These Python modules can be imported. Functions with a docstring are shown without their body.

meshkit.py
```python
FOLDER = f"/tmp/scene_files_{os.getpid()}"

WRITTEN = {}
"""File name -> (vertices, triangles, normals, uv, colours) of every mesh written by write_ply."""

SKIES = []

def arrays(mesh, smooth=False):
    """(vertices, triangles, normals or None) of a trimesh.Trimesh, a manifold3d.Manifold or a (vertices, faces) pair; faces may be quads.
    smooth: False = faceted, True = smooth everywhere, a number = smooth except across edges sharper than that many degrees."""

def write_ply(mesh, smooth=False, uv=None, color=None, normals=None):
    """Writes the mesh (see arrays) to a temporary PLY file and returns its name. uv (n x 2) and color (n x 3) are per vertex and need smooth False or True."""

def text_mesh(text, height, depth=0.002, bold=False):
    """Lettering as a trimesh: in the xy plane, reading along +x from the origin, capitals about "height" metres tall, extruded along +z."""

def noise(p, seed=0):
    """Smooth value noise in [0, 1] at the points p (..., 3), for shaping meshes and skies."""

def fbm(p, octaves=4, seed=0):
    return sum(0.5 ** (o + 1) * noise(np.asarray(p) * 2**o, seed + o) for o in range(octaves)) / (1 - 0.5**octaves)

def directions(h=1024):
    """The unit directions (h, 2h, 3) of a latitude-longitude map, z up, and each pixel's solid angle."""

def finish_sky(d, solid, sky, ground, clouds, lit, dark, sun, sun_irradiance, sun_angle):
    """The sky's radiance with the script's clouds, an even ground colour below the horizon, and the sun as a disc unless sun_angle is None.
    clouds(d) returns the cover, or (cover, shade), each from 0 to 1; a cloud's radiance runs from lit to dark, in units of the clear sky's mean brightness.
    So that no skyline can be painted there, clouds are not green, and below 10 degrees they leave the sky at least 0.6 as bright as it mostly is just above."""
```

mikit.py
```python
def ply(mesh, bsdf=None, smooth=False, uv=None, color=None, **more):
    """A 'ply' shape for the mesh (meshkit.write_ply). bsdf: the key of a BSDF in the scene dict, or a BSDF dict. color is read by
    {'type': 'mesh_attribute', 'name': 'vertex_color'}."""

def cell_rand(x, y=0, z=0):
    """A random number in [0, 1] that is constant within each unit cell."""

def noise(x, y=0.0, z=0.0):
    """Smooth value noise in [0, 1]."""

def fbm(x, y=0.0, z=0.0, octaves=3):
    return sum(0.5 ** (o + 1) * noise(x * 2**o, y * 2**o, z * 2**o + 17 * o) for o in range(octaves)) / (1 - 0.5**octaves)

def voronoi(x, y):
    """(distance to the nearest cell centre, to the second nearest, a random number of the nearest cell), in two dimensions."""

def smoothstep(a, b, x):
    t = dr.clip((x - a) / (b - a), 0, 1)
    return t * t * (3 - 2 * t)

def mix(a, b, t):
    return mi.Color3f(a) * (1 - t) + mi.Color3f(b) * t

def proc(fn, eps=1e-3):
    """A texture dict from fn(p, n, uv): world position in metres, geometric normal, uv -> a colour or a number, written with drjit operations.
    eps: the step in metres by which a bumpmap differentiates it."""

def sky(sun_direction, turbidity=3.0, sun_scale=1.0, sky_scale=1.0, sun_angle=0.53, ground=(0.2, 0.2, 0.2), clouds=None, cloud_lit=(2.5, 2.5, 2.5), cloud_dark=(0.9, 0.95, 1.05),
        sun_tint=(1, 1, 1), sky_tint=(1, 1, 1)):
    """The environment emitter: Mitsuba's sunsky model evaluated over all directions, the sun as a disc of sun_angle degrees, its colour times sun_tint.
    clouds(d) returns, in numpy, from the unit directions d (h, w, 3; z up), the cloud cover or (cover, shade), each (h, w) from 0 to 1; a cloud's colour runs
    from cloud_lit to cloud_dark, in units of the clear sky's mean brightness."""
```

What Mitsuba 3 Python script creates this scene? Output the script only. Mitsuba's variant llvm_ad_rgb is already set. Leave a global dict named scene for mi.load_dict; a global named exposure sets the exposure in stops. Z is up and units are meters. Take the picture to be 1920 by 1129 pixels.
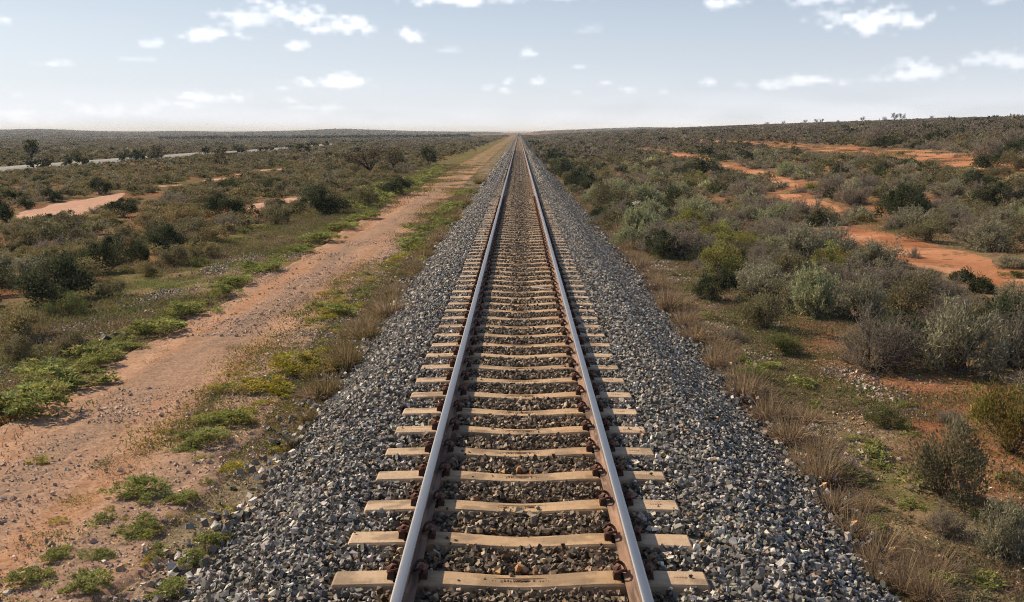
"""A straight railway running to the horizon through semi-arid shrubland, under a pale sky with small clouds."""
import math
import numpy as np
import trimesh
import drjit as dr
import mitsuba as mi
import mikit
import meshkit

T = mi.ScalarTransform4f
scene, labels = {}, {}

# ------------------------------------------------------------------ camera, sky, exposure
CAM = np.array([-0.02, 0.0, 2.93])
PITCH, YAW, FOV = 9.74, 0.40, 54.85
_p, _y = math.radians(PITCH), math.radians(YAW)
LOOK = np.array([-math.sin(_y) * math.cos(_p), math.cos(_y) * math.cos(_p), -math.sin(_p)])
SUN = (-1.12, 0.74, 1.0)
exposure = 2.0

# small fair-weather clouds: (degrees right of the railway, degrees above the horizon, half width, half height, strength)
CLOUDS = [
    (-14.49, 5.85, 1.86, 0.56, 0.7), (-12.78, 6.17, 1.86, 0.74, 1), (-16.91, 4.93, 1.39, 0.53, 1), (-9.77, 5.58, 1.92, 0.50, 1),
    (-6.09, 5.23, 0.74, 0.43, 1), (-12.41, 4.52, 0.81, 0.31, 0.8), (-19.99, 4.60, 0.68, 0.28, 0.6), (-20.89, 3.81, 1.05, 0.19, 0.25),
    (-24.65, 3.39, 0.77, 0.28, 0.7), (-10.24, 2.56, 2.04, 0.40, 0.9), (-17.20, 1.83, 1.92, 0.28, 0.8), (-12.80, 1.72, 0.56, 0.19, 0.5),
    (-13.21, 2.30, 0.43, 0.15, 0.4), (-26.38, 1.75, 0.31, 0.12, 0.4), (-24.28, 1.48, 0.37, 0.12, 0.3), (-3.09, 7.14, 2.79, 0.43, 0.95),
    (0.44, 4.24, 0.56, 0.28, 0.6), (1.11, 2.77, 0.46, 0.19, 0.6), (-0.55, 2.74, 0.43, 0.19, 0.5), (-1.76, 2.42, 0.43, 0.19, 0.5),
    (-0.70, 2.24, 0.43, 0.19, 0.5), (3.43, 3.56, 0.43, 0.19, 0.45), (4.79, 2.61, 0.37, 0.19, 0.45), (6.24, 2.28, 0.50, 0.19, 0.45),
    (8.03, 2.13, 0.46, 0.15, 0.35), (3.39, 2.14, 0.43, 0.15, 0.3), (10.90, 2.60, 0.50, 0.25, 0.6), (12.50, 2.38, 0.56, 0.37, 0.25),
    (14.12, 2.45, 0.93, 0.31, 0.55), (16.36, 2.60, 1.92, 0.34, 0.6), (19.45, 5.62, 2.48, 0.68, 0.85), (20.74, 5.95, 0.62, 0.43, 0.5),
    (11.24, 6.86, 1.39, 0.43, 0.9), (16.96, 6.90, 2.79, 0.37, 0.7), (21.45, 2.96, 1.55, 0.56, 0.65), (22.08, 3.30, 0.50, 0.31, 0.5),
    (25.58, 3.39, 1.86, 0.50, 0.55), (2.58, 7.28, 1.39, 0.22, 0.6), (19.35, 2.72, 0.31, 0.15, 0.3), (3.94, 5.64, 0.93, 0.25, 0.2),
    (-3.86, 4.49, 0.62, 0.12, 0.3), (25.46, 6.51, 1.24, 0.19, 0.5), (-22.12, 0.89, 1.86, 0.43, 0.4), (-26.71, 0.59, 1.86, 0.50, 0.4),
    (-18.88, 1.33, 1.55, 0.31, 0.4), (-11.22, 1.23, 1.86, 0.25, 0.35), (-30.71, 3.26, 1.86, 0.62, 0.8), (30.49, 4.24, 2.79, 0.77, 0.8),
    (-28.48, 5.38, 1.55, 0.43, 0.7)
]


def clouds(d):
    az = np.degrees(np.arctan2(d[..., 0], d[..., 1]))
    el = np.degrees(np.arcsin(np.clip(d[..., 2], -1, 1)))
    warp = meshkit.fbm(np.stack([az * 0.9, el * 1.6, az * 0], -1), 4, 3) - 0.5
    warp2 = meshkit.fbm(np.stack([az * 0.9, el * 1.6, az * 0 + 9], -1), 4, 5) - 0.5
    puff = meshkit.fbm(np.stack([az * 2.2, el * 4.0, az * 0 + 4], -1), 3, 8) - 0.5
    near = (np.abs(az) < 40) & (el < 12)
    cov = np.zeros(az.shape)
    a, e, w1, w2, pf = az[near], el[near], warp[near], warp2[near], puff[near]
    c, sh = np.zeros(a.shape), np.zeros(a.shape)
    for ca, ce, hw, hh, s in CLOUDS:
        u = (a + w1 * hw * 1.2 - ca) / (0.9 * hw)
        v = (e + w2 * hh * 1.5 - ce) / hh
        v = np.where(v < 0, v * 2.4, v)                       # flatter undersides
        r = np.sqrt(u * u + v * v) - pf * 1.9
        one = min(1.0, s * 0.88) * np.clip((1.3 - r) / 0.85, 0, 1) ** 1.2
        sh = np.where(one > c, np.clip(-v * 0.55, 0, 0.6), sh)
        c = np.maximum(c, one)
    cov[near] = c
    base = np.zeros(az.shape)
    base[near] = sh
    # scattered small clouds over the rest of the sky
    n = meshkit.fbm(np.stack([d[..., 0], d[..., 1], d[..., 2] * 2.5], -1) * 5.0, 5, 11)
    rest = np.clip((n - 0.60) / 0.10, 0, 1) * 0.6 * np.clip((el - 9) / 4, 0, 1)
    cov = np.maximum(cov, rest)
    # thin pale veil towards the horizon
    low = meshkit.fbm(np.stack([az * 0.16, el * 1.1, az * 0 + 2], -1), 4, 21)
    veil = 0.44 * np.exp(-(np.maximum(el, 0) / 10.0) ** 2) + 0.28 * np.exp(-np.maximum(el, 0) / 2.8) + 0.24 * np.exp(-(np.maximum(el, 0) / 1.9) ** 2) * np.clip((low - 0.35) / 0.3, 0, 1)
    tot = 1 - (1 - np.clip(cov, 0, 1)) * (1 - np.clip(veil, 0, 0.9))
    own = np.clip(cov, 0, 1)
    return tot, (own * base + (tot - own) * 0.60) / np.maximum(tot, 1e-6)


scene["sky"] = mikit.sky(SUN, turbidity=3.0, sky_scale=0.75, ground=(0.2, 0.15, 0.1), clouds=clouds, cloud_lit=(5.0, 5.08, 5.3), cloud_dark=(3.32, 3.50, 3.95), sky_tint=(1.04, 1.0, 0.99))

# ------------------------------------------------------------------ terrain
_KX = np.array([-6000, -1500, -800, -400, -150, -62, -40, -25, -15, -9, -7, -6.3, -5, -3.6, -2.0, 2.0, 3.0, 5, 12, 16, 22, 30, 60, 120, 170, 200, 240, 300, 500, 900, 1500, 6000], float)
_KZ = np.array([-5, -4.8, -4.2, -3.4, -2.4, -1.62, -1.32, -1.1, -0.93, -0.72, -0.52, -0.51, -0.5, -0.49, -0.5, -0.76, -0.79, -0.82, -0.9, -0.76, -0.2, 0.55, 2.4, 5.3, 7.6, 8.4, 8.7, 8.0, 5, 1, -1, -1.5], float)
_CPX = np.array([-900, -200, 0, 50, 110, 160, 220, 290, 330, 400, 450, 560, 640, 720, 780, 850, 930, 973, 1000, 1050, 1120, 1200, 1290, 1400, 2000, 3000], float)
_CPY = np.array([245, 244, 245.3, 243, 243, 246, 247.6, 248, 246.5, 247.5, 248.4, 246, 242.3, 245, 247, 248, 248.6, 250, 247.4, 245.2, 242, 239.4, 240.4, 243, 246, 246], float)
_CAZ = (_CPX - 973) / 1850.0           # tangent of the bearing from the railway
_CEL = (247 - _CPY) / 1850.0           # tangent of the elevation of the far skyline


def sstep(a, b, x):
    t = np.clip((x - a) / (b - a), 0, 1)
    return t * t * (3 - 2 * t)


def hill_z(x, y):
    r = np.maximum(y, 1.0)
    tan = x / r
    ok = sstep(300, 700, y)
    crest = 2.93 + np.interp(tan, _CAZ, _CEL) * 2300.0
    t = np.clip((r - 720) / 1580, 0, 1)
    z = -4.7 + (crest + 4.7) * (0.75 * t + 0.25 * t * t)
    z = z - np.maximum(r - 2300, 0) * 0.002
    return np.where(ok > 0, z, -99.0) + (1 - sstep(10, 60, np.abs(x))) * -3.0


def base_z(x, y):
    z = np.interp(x, _KX, _KZ)
    up = np.maximum(z + 0.9, 0)
    fade = 1 - 0.16 * sstep(500, 1200, y) - 0.6 * sstep(1300, 2400, y)
    return np.where(x > 5, z - up * (1 - fade), z)


def ground_z(x, y):
    x, y = np.asarray(x, float), np.asarray(y, float)
    z = np.maximum(base_z(x, y), hill_z(x, y))
    p = np.stack([x, y, np.zeros_like(x)], -1)
    away = sstep(2.6, 4.5, np.abs(x)) * np.where((x < -2.6) & (x > -8.0), 0.25, 1.0)
    far = 1 - sstep(90, 260, np.hypot(x, y))
    z = z + away * far * ((meshkit.fbm(p * 0.45, 3, 1) - 0.5) * 0.22 + (meshkit.noise(p * 2.3, 4) - 0.5) * 0.05)
    z = z + away * (meshkit.fbm(p * 0.03, 2, 6) - 0.5) * sstep(20, 120, np.abs(x)) * 0.7
    return z


def grid(xs, ys):
    X, Y = np.meshgrid(xs, ys)
    i, j = np.meshgrid(np.arange(len(xs) - 1), np.arange(len(ys) - 1))
    a = (j * len(xs) + i).ravel()
    f = np.stack([a, a + 1, a + 1 + len(xs), a + len(xs)], 1)
    return X, Y, f


def spread(a, b, n, k):
    t = np.linspace(0, 1, n)
    return a + (b - a) * (np.exp(k * t) - 1) / (math.exp(k) - 1)


GX = np.unique(np.round(np.concatenate([-spread(40, 4200, 80, 4.2)[::-1], np.arange(-39.5, 40, 0.5), spread(40, 4200, 80, 4.2)]), 3))
GY = np.unique(np.round(np.concatenate([-spread(8, 400, 18, 2.5)[::-1], np.arange(-7.5, 70, 0.6), spread(70, 4400, 120, 3.4)]), 3))
_GXX, _GYY, _GF = grid(GX, GY)
_GZZ = ground_z(_GXX, _GYY)


def on_ground(x, y):
    """Height of the ground sheet itself (bilinear in its grid)."""
    x, y = np.asarray(x, float), np.asarray(y, float)
    i = np.clip(np.searchsorted(GX, x) - 1, 0, len(GX) - 2)
    j = np.clip(np.searchsorted(GY, y) - 1, 0, len(GY) - 2)
    u, v = (x - GX[i]) / (GX[i + 1] - GX[i]), (y - GY[j]) / (GY[j + 1] - GY[j])
    z = _GZZ
    return (z[j, i] * (1 - u) + z[j, i + 1] * u) * (1 - v) + (z[j + 1, i] * (1 - u) + z[j + 1, i + 1] * u) * v


# ------------------------------------------------------------------ helpers
def put(key, shape, label=None, category=None, group=None, kind=None):
    scene[key] = shape
    note(key, label, category, group, kind)


def note(key, label=None, category=None, group=None, kind=None):
    entry = {k: v for k, v in dict(label=label, category=category, group=group, kind=kind).items() if v}
    if entry:
        labels[key] = entry


_count = {}


def numbered(name):
    n = _count.get(name, 0)
    _count[name] = n + 1
    return name if n == 0 else f"{name}_{n:03d}"


def pack(c):
    """A colour per vertex, carried in uv: whole part of u = red, fraction = green, v = blue."""
    c = np.clip(np.asarray(c, float), 0, 1)
    return np.stack([np.round(c[:, 0] * 500) + 0.05 + 0.9 * c[:, 1], c[:, 2]], 1)


def unpack(uv):
    r = dr.floor(uv.x)
    return mi.Color3f(r / 500.0, dr.clip((uv.x - r - 0.05) / 0.9, 0, 1), dr.clip(uv.y, 0, 1))


own_colour = mikit.proc(lambda p, n, uv: unpack(uv))


class MB:
    """Collects triangles with a colour each into one mesh."""

    def __init__(self):
        self.v, self.f, self.c, self.n = [], [], [], 0

    def add(self, v, f, c):
        v, f = np.asarray(v, float), np.asarray(f, int)
        if f.shape[1] == 4:
            f = np.vstack([f[:, [0, 1, 2]], f[:, [0, 2, 3]]])
        c = np.asarray(c, float)
        self.v.append(v)
        self.f.append(f + self.n)
        self.c.append(np.broadcast_to(c, (len(v), 3)))
        self.n += len(v)
        return self

    def arrays(self):
        return np.vstack(self.v), np.vstack(self.f), np.vstack(self.c)

    def ply(self, bsdf, smooth=False):
        v, f, c = self.arrays()
        return mikit.ply((v, f), bsdf, smooth=smooth, uv=pack(c))


def normed(a):
    return a / np.maximum(np.linalg.norm(a, axis=-1, keepdims=True), 1e-9)


def jitter(rng, c, n, amount, tint=0.06):
    """n colours around c: brightness and a little hue vary."""
    c = np.asarray(c, float)
    return np.clip(c * np.exp(rng.normal(0, amount, (n, 1))) * np.exp(rng.normal(0, tint, (n, 3))), 0.003, 0.9)


def boxes(rng, centres, size, col, squash=0.75, rough=0.28):
    """Angular stones: boxes with jittered corners, all in one (v, f, c). size: (n,) radii."""
    n = len(centres)
    base = np.array([[x, y, z] for x in (-1, 1) for y in (-1, 1) for z in (-1, 1)], float)
    quads = np.array([[0, 1, 3, 2], [4, 6, 7, 5], [0, 4, 5, 1], [2, 3, 7, 6], [0, 2, 6, 4], [1, 5, 7, 3]])
    v = base[None] * (1 + rng.uniform(-rough, rough, (n, 8, 3)))
    v *= np.stack([rng.uniform(0.8, 1.3, n), rng.uniform(0.6, 1.0, n), rng.uniform(0.45, 0.9, n) * squash / 0.75], 1)[:, None]
    # one corner cut in, so that they are not all boxes
    cut = rng.integers(0, 8, n)
    v[np.arange(n), cut] *= rng.uniform(0.25, 0.6, (n, 1))
    v *= (np.asarray(size) * 0.62)[:, None, None]
    q = normed(rng.normal(size=(n, 4)))
    w, x, y, z = q.T
    R = np.stack([np.stack([1 - 2 * (y * y + z * z), 2 * (x * y - z * w), 2 * (x * z + y * w)], -1),
                  np.stack([2 * (x * y + z * w), 1 - 2 * (x * x + z * z), 2 * (y * z - x * w)], -1),
                  np.stack([2 * (x * z - y * w), 2 * (y * z + x * w), 1 - 2 * (x * x + y * y)], -1)], 1)
    v = np.einsum("nij,nkj->nki", R, v) + np.asarray(centres)[:, None]
    f = (quads[None] + (np.arange(n) * 8)[:, None, None]).reshape(-1, 4)
    return v.reshape(-1, 3), f, np.repeat(np.asarray(col), 8, 0)


def tube(points, radii, sides=6, cap=True):
    p = np.asarray(points, float)
    r = np.broadcast_to(radii, (len(p),))
    t = normed(np.gradient(p, axis=0))
    a = normed(np.cross(t, np.where(np.abs(t[:, 2:]) < 0.9, [0, 0, 1.0], [1.0, 0, 0])))
    b, ang = np.cross(t, a), np.arange(sides) * 2 * np.pi / sides
    v = p[:, None] + r[:, None, None] * (np.cos(ang)[None, :, None] * a[:, None] + np.sin(ang)[None, :, None] * b[:, None])
    i, j = np.meshgrid(np.arange(len(p) - 1), np.arange(sides), indexing="ij")
    q = np.stack([i * sides + j, i * sides + (j + 1) % sides, (i + 1) * sides + (j + 1) % sides, (i + 1) * sides + j], -1).reshape(-1, 4)
    f = np.vstack([q[:, [0, 1, 2]], q[:, [0, 2, 3]]])
    if cap:
        k = np.arange(1, sides - 1)
        last = (len(p) - 1) * sides
        f = np.vstack([f, np.stack([k * 0, k + 1, k], 1), np.stack([k * 0 + last, k + last, k + 1 + last], 1)])
    return v.reshape(-1, 3), f


def in_view(x, y, margin=1.12, reach=0.0):
    tan = math.tan(math.radians(FOV / 2)) * margin
    return (y > 4.6 - reach) & (np.abs(x) < tan * (np.asarray(y) + 0.6) + reach)


# ------------------------------------------------------------------ materials
def pn(p, s, o=0.0):
    return mikit.noise(p.x * s + o, p.y * s + o * 1.7, p.z * s)


def pf(p, s, o=0.0, k=3):
    return mikit.fbm(p.x * s + o, p.y * s + o * 1.7, 0.0, k)


SAND, REDSOIL = (0.46, 0.225, 0.125), (0.28, 0.112, 0.058)
STRAW, LITTER, TURF = (0.23, 0.17, 0.10), (0.15, 0.105, 0.072), (0.115, 0.125, 0.045)


def soil_colour(p, n, uv):
    ss = mikit.smoothstep
    big, mid = pf(p, 0.09, 3.1), pf(p, 0.55, 8.3)
    fine, grit = pn(p, 9.0), mikit.cell_rand(p.x * 42, p.y * 42)
    right = ss(-1.0, 1.0, p.x)
    # open ground: red soil under litter and dry grass
    red = mikit.mix(REDSOIL, SAND, ss(0.35, 0.75, mid) * 0.45)
    litter = mikit.mix(LITTER, STRAW, ss(0.3, 0.7, pf(p, 2.1, 5.5)))
    cover = ss(0.36, 0.60, pf(p, 0.30, 1.7) * 0.75 + pf(p, 3.1, 9.0) * 0.25)
    wild = mikit.mix(red, litter, dr.clip(cover * (0.85 - 0.05 * right) + 0.25 - 0.08 * right, 0, 1))
    turf = mikit.mix(TURF, STRAW, ss(0.3, 0.7, pf(p, 1.2, 14.0)))
    wild = mikit.mix(wild, turf, ss(0.50, 0.64, pf(p, 0.22, 22.0)) * (0.75 - 0.35 * right))
    # the grassy verge left of the dirt track, and the strips next to the ballast
    edge = (pf(p, 0.7, 2.0) - 0.5) * 2.6
    verge = ss(-11.5, -9.5, p.x + edge) * (1 - ss(-6.6, -6.2, p.x))
    grass = mikit.mix(mikit.mix(TURF, (0.10, 0.12, 0.04), ss(0.3, 0.7, pf(p, 0.9, 4.0))), STRAW, ss(0.42, 0.66, pf(p, 1.6, 7.0)))
    wild = mikit.mix(wild, grass, verge * 0.9)
    gravel = mikit.mix((0.30, 0.22, 0.165), (0.23, 0.18, 0.14), ss(0.3, 0.7, pf(p, 1.3, 6.0)))
    strip = ss(-4.4, -3.4, p.x + edge * 0.3) * (1 - ss(2.0, 2.5, p.x))
    wild = mikit.mix(wild, mikit.mix(gravel, grass, ss(0.46, 0.58, pf(p, 0.8, 31.0)) * (0.35 + 0.6 * ss(16.0, 30.0, p.y))), strip)
    rstrip = ss(2.0, 2.4, p.x) * (1 - ss(4.4, 5.4, p.x + edge * 0.5))
    rcol = mikit.mix(mikit.mix(LITTER, (0.24, 0.19, 0.14), ss(0.35, 0.65, pf(p, 2.4, 3.0))), grass, ss(0.46, 0.60, pf(p, 1.0, 41.0)) * 0.8)
    wild = mikit.mix(wild, rcol, rstrip * 0.9)
    return wild * (0.70 + 0.35 * fine + 0.25 * grit)


def hill_colour(p, n, uv):
    ss = mikit.smoothstep
    scrub = mikit.mix(LITTER, (0.12, 0.10, 0.07), pf(p, 0.012, 3.0))
    return mikit.mix(scrub, REDSOIL, ss(0.68, 0.78, pf(p, 0.03, 8.0)) * 0.4)


def soil_height(p, n, uv):
    return pn(p, 11.0) * 0.018 + pn(p, 37.0, 4.0) * 0.008 + pf(p, 2.4, 2.0) * 0.03


def sand_colour(p, n, uv):
    ss = mikit.smoothstep
    c = mikit.mix(SAND, REDSOIL, ss(0.45, 0.72, pf(p, 0.35, 12.0)) * 0.75)
    c = mikit.mix(c, (0.52, 0.30, 0.19), ss(0.50, 0.70, pf(p, 0.6, 2.0)) * 0.6)
    c = mikit.mix(c, LITTER, ss(0.66, 0.76, pf(p, 2.8, 5.0)) * 0.6)
    return c * (0.84 + 0.2 * pn(p, 8.0) + 0.12 * mikit.cell_rand(p.x * 40, p.y * 40))


def pale_sand_colour(p, n, uv):
    return mikit.mix(sand_colour(p, n, uv), (0.58, 0.41, 0.33), 0.6)


def track_colour(p, n, uv):
    ss = mikit.smoothstep
    w = (mikit.fbm(0.0, p.y * 0.25, 3.0, 2) - 0.5) * 0.5 + (pf(p, 1.1, 3.0) - 0.5) * 0.35
    # two beaten wheel bands of finer dust, stony middle and shoulders
    band = dr.exp(-dr.square((p.x + 5.62 + w) / 0.36)) + dr.exp(-dr.square((p.x + 4.15 + w) / 0.34))
    stony = mikit.mix((0.36, 0.235, 0.168), (0.29, 0.20, 0.148), ss(0.35, 0.65, mikit.fbm(p.x * 6.0, p.y * 0.5, 9.0, 3)))
    dust = mikit.mix((0.45, 0.280, 0.190), (0.40, 0.225, 0.140), ss(0.35, 0.65, mikit.fbm(p.x * 5.0, p.y * 0.22, 5.0, 3)))
    c = mikit.mix(stony, dust, dr.clip(band * (0.75 + 0.6 * pf(p, 1.7, 4.0)), 0, 1))
    # further on the track is half grown over
    far = ss(70.0, 125.0, p.y + (pf(p, 0.25, 6.0) - 0.5) * 40)
    grass = mikit.mix((0.14, 0.135, 0.05), (0.27, 0.20, 0.115), ss(0.35, 0.65, pf(p, 0.7, 8.0)))
    c = mikit.mix(c, grass, far * (0.45 + 0.5 * ss(0.4, 0.6, pf(p, 0.5, 18.0))))
    c = mikit.mix(c, (0.42, 0.32, 0.25), ss(0.80, 0.9, mikit.cell_rand(p.x * 38, p.y * 38)) * 0.55)
    c = mikit.mix(c, (0.16, 0.105, 0.075), ss(0.82, 0.9, mikit.cell_rand(p.x * 33 + 9, p.y * 33)) * 0.5)
    return c * (0.80 + 0.25 * pn(p, 10.0) + 0.18 * mikit.cell_rand(p.x * 46, p.y * 46))


def bed_colour(p, n, uv):
    d, e, r = mikit.voronoi(p.x * 19, p.y * 19)
    c = mikit.mix((0.085, 0.080, 0.074), (0.25, 0.238, 0.22), r * r)
    inner = mikit.smoothstep(1.30, 1.0, dr.abs(p.x))
    c = mikit.mix(c * 1.15, c * mi.Color3f(0.82, 0.68, 0.54), inner)
    return c


def bed_height(p, n, uv):
    d, e, r = mikit.voronoi(p.x * 19, p.y * 19)
    return (r * 0.5 + 0.5 - d * 0.6) * 0.035


def sleeper_colour(p, n, uv):
    ss = mikit.smoothstep
    each = mikit.cell_rand(dr.floor((p.y - 0.17) / 0.667), 3.0)
    inner = ss(0.80, 0.70, dr.abs(p.x))
    c = mikit.mix((0.475, 0.350, 0.238), (0.440, 0.305, 0.182), inner * (0.6 + 0.4 * each))
    rust = inner * ss(0.28, 0.66, p.x + (pf(p, 6.0, 3.0) - 0.5) * 0.5) + ss(-0.45, -0.66, p.x) * inner
    c = mikit.mix(c, (0.36, 0.20, 0.10), dr.clip(rust, 0, 1) * 0.55 * pf(p, 9.0, 2.0, 2) * 1.6)
    dirt = ss(0.50, 0.70, mikit.fbm(p.x * 5.0, p.y * 7.0, 3.0, 3))
    c = mikit.mix(c, (0.20, 0.14, 0.09), dirt * 0.65)
    streak = mikit.noise(p.x * 55.0, p.y * 3.0, 1.0)
    return c * (0.72 + 0.28 * each + 0.10 * streak + 0.12 * pn(p, 24.0))


def rust_colour(p, n, uv):
    a = mikit.fbm(p.x * 22, p.y * 2.4, p.z * 22, 3)
    c = mikit.mix((0.085, 0.050, 0.036), (0.25, 0.150, 0.102), mikit.smoothstep(0.3, 0.7, a))
    return mikit.mix(c, (0.32, 0.21, 0.15), mikit.smoothstep(0.6, 0.8, mikit.noise(p.x * 30, p.y * 9, p.z * 30)) * 0.5)


def road_colour(p, n, uv):
    return mikit.mix((0.27, 0.26, 0.235), (0.33, 0.315, 0.285), pf(p, 0.6, 2.0)) * (0.9 + 0.2 * pn(p, 5.0))


def bark(c):
    return {"type": "twosided", "b": {"type": "diffuse", "reflectance": c}}


scene["mat_leaf"] = {"type": "principledthin", "base_color": own_colour, "roughness": 0.6, "diff_trans": 0.7, "spec_trans": 0.0, "eta": 1.3}
scene["mat_twig"] = {"type": "twosided", "b": {"type": "diffuse", "reflectance": own_colour}}
scene["mat_stone"] = {"type": "principled", "base_color": own_colour, "roughness": 0.62, "specular": 0.5}
scene["mat_soil"] = {"type": "bumpmap", "arbitrary": mikit.proc(soil_height, 0.006), "scale": 1.0, "b": {"type": "twosided", "b": {"type": "diffuse", "reflectance": mikit.proc(soil_colour)}}}
scene["mat_hill"] = {"type": "twosided", "b": {"type": "diffuse", "reflectance": mikit.proc(hill_colour)}}
scene["mat_sand"] = {"type": "bumpmap", "arbitrary": mikit.proc(soil_height, 0.006), "scale": 0.6, "b": {"type": "twosided", "b": {"type": "diffuse", "reflectance": mikit.proc(sand_colour)}}}
scene["mat_pale_sand"] = {"type": "twosided", "b": {"type": "diffuse", "reflectance": mikit.proc(pale_sand_colour)}}
scene["mat_track"] = {"type": "bumpmap", "arbitrary": mikit.proc(soil_height, 0.006), "scale": 0.7, "b": {"type": "twosided", "b": {"type": "diffuse", "reflectance": mikit.proc(track_colour)}}}
scene["mat_bed"] = {"type": "bumpmap", "arbitrary": mikit.proc(bed_height, 0.006), "scale": 1.0, "b": {"type": "twosided", "b": {"type": "diffuse", "reflectance": mikit.proc(bed_colour)}}}
scene["mat_sleeper"] = {"type": "twosided", "b": {"type": "principled", "base_color": mikit.proc(sleeper_colour), "roughness": 0.75, "specular": 0.35}}
scene["mat_rust"] = {"type": "twosided", "b": {"type": "principled", "base_color": mikit.proc(rust_colour), "roughness": 0.7, "specular": 0.4}}
scene["mat_polished"] = {"type": "twosided", "b": {"type": "principled", "base_color": {"type": "rgb", "value": [0.50, 0.475, 0.465]}, "metallic": 1.0, "roughness": 0.38}}
scene["mat_road"] = {"type": "twosided", "b": {"type": "principled", "base_color": mikit.proc(road_colour), "roughness": 0.8, "specular": 0.3}}
scene["mat_paint"] = {"type": "twosided", "b": {"type": "diffuse", "reflectance": own_colour}}

# ------------------------------------------------------------------ the ground, tracks and road
_hill = hill_z(_GXX, _GYY) > base_z(_GXX, _GYY)
_pts = np.stack([_GXX.ravel(), _GYY.ravel(), _GZZ.ravel()], 1)
_is_hill = _hill.ravel()[_GF].all(1)


def sheet(faces):
    used = np.unique(faces)
    back = np.full(len(_pts), -1)
    back[used] = np.arange(len(used))
    return _pts[used], back[faces]


put("ground", mikit.ply(sheet(_GF[~_is_hill]), "mat_soil", smooth=True), "flat semi-arid plain of red soil, litter and dry grass under the shrubs", "ground", kind="structure")
put("hills", mikit.ply(sheet(_GF[_is_hill]), "mat_hill", smooth=True), "low grey scrub-covered hills along the horizon", "hills", kind="structure")


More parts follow.
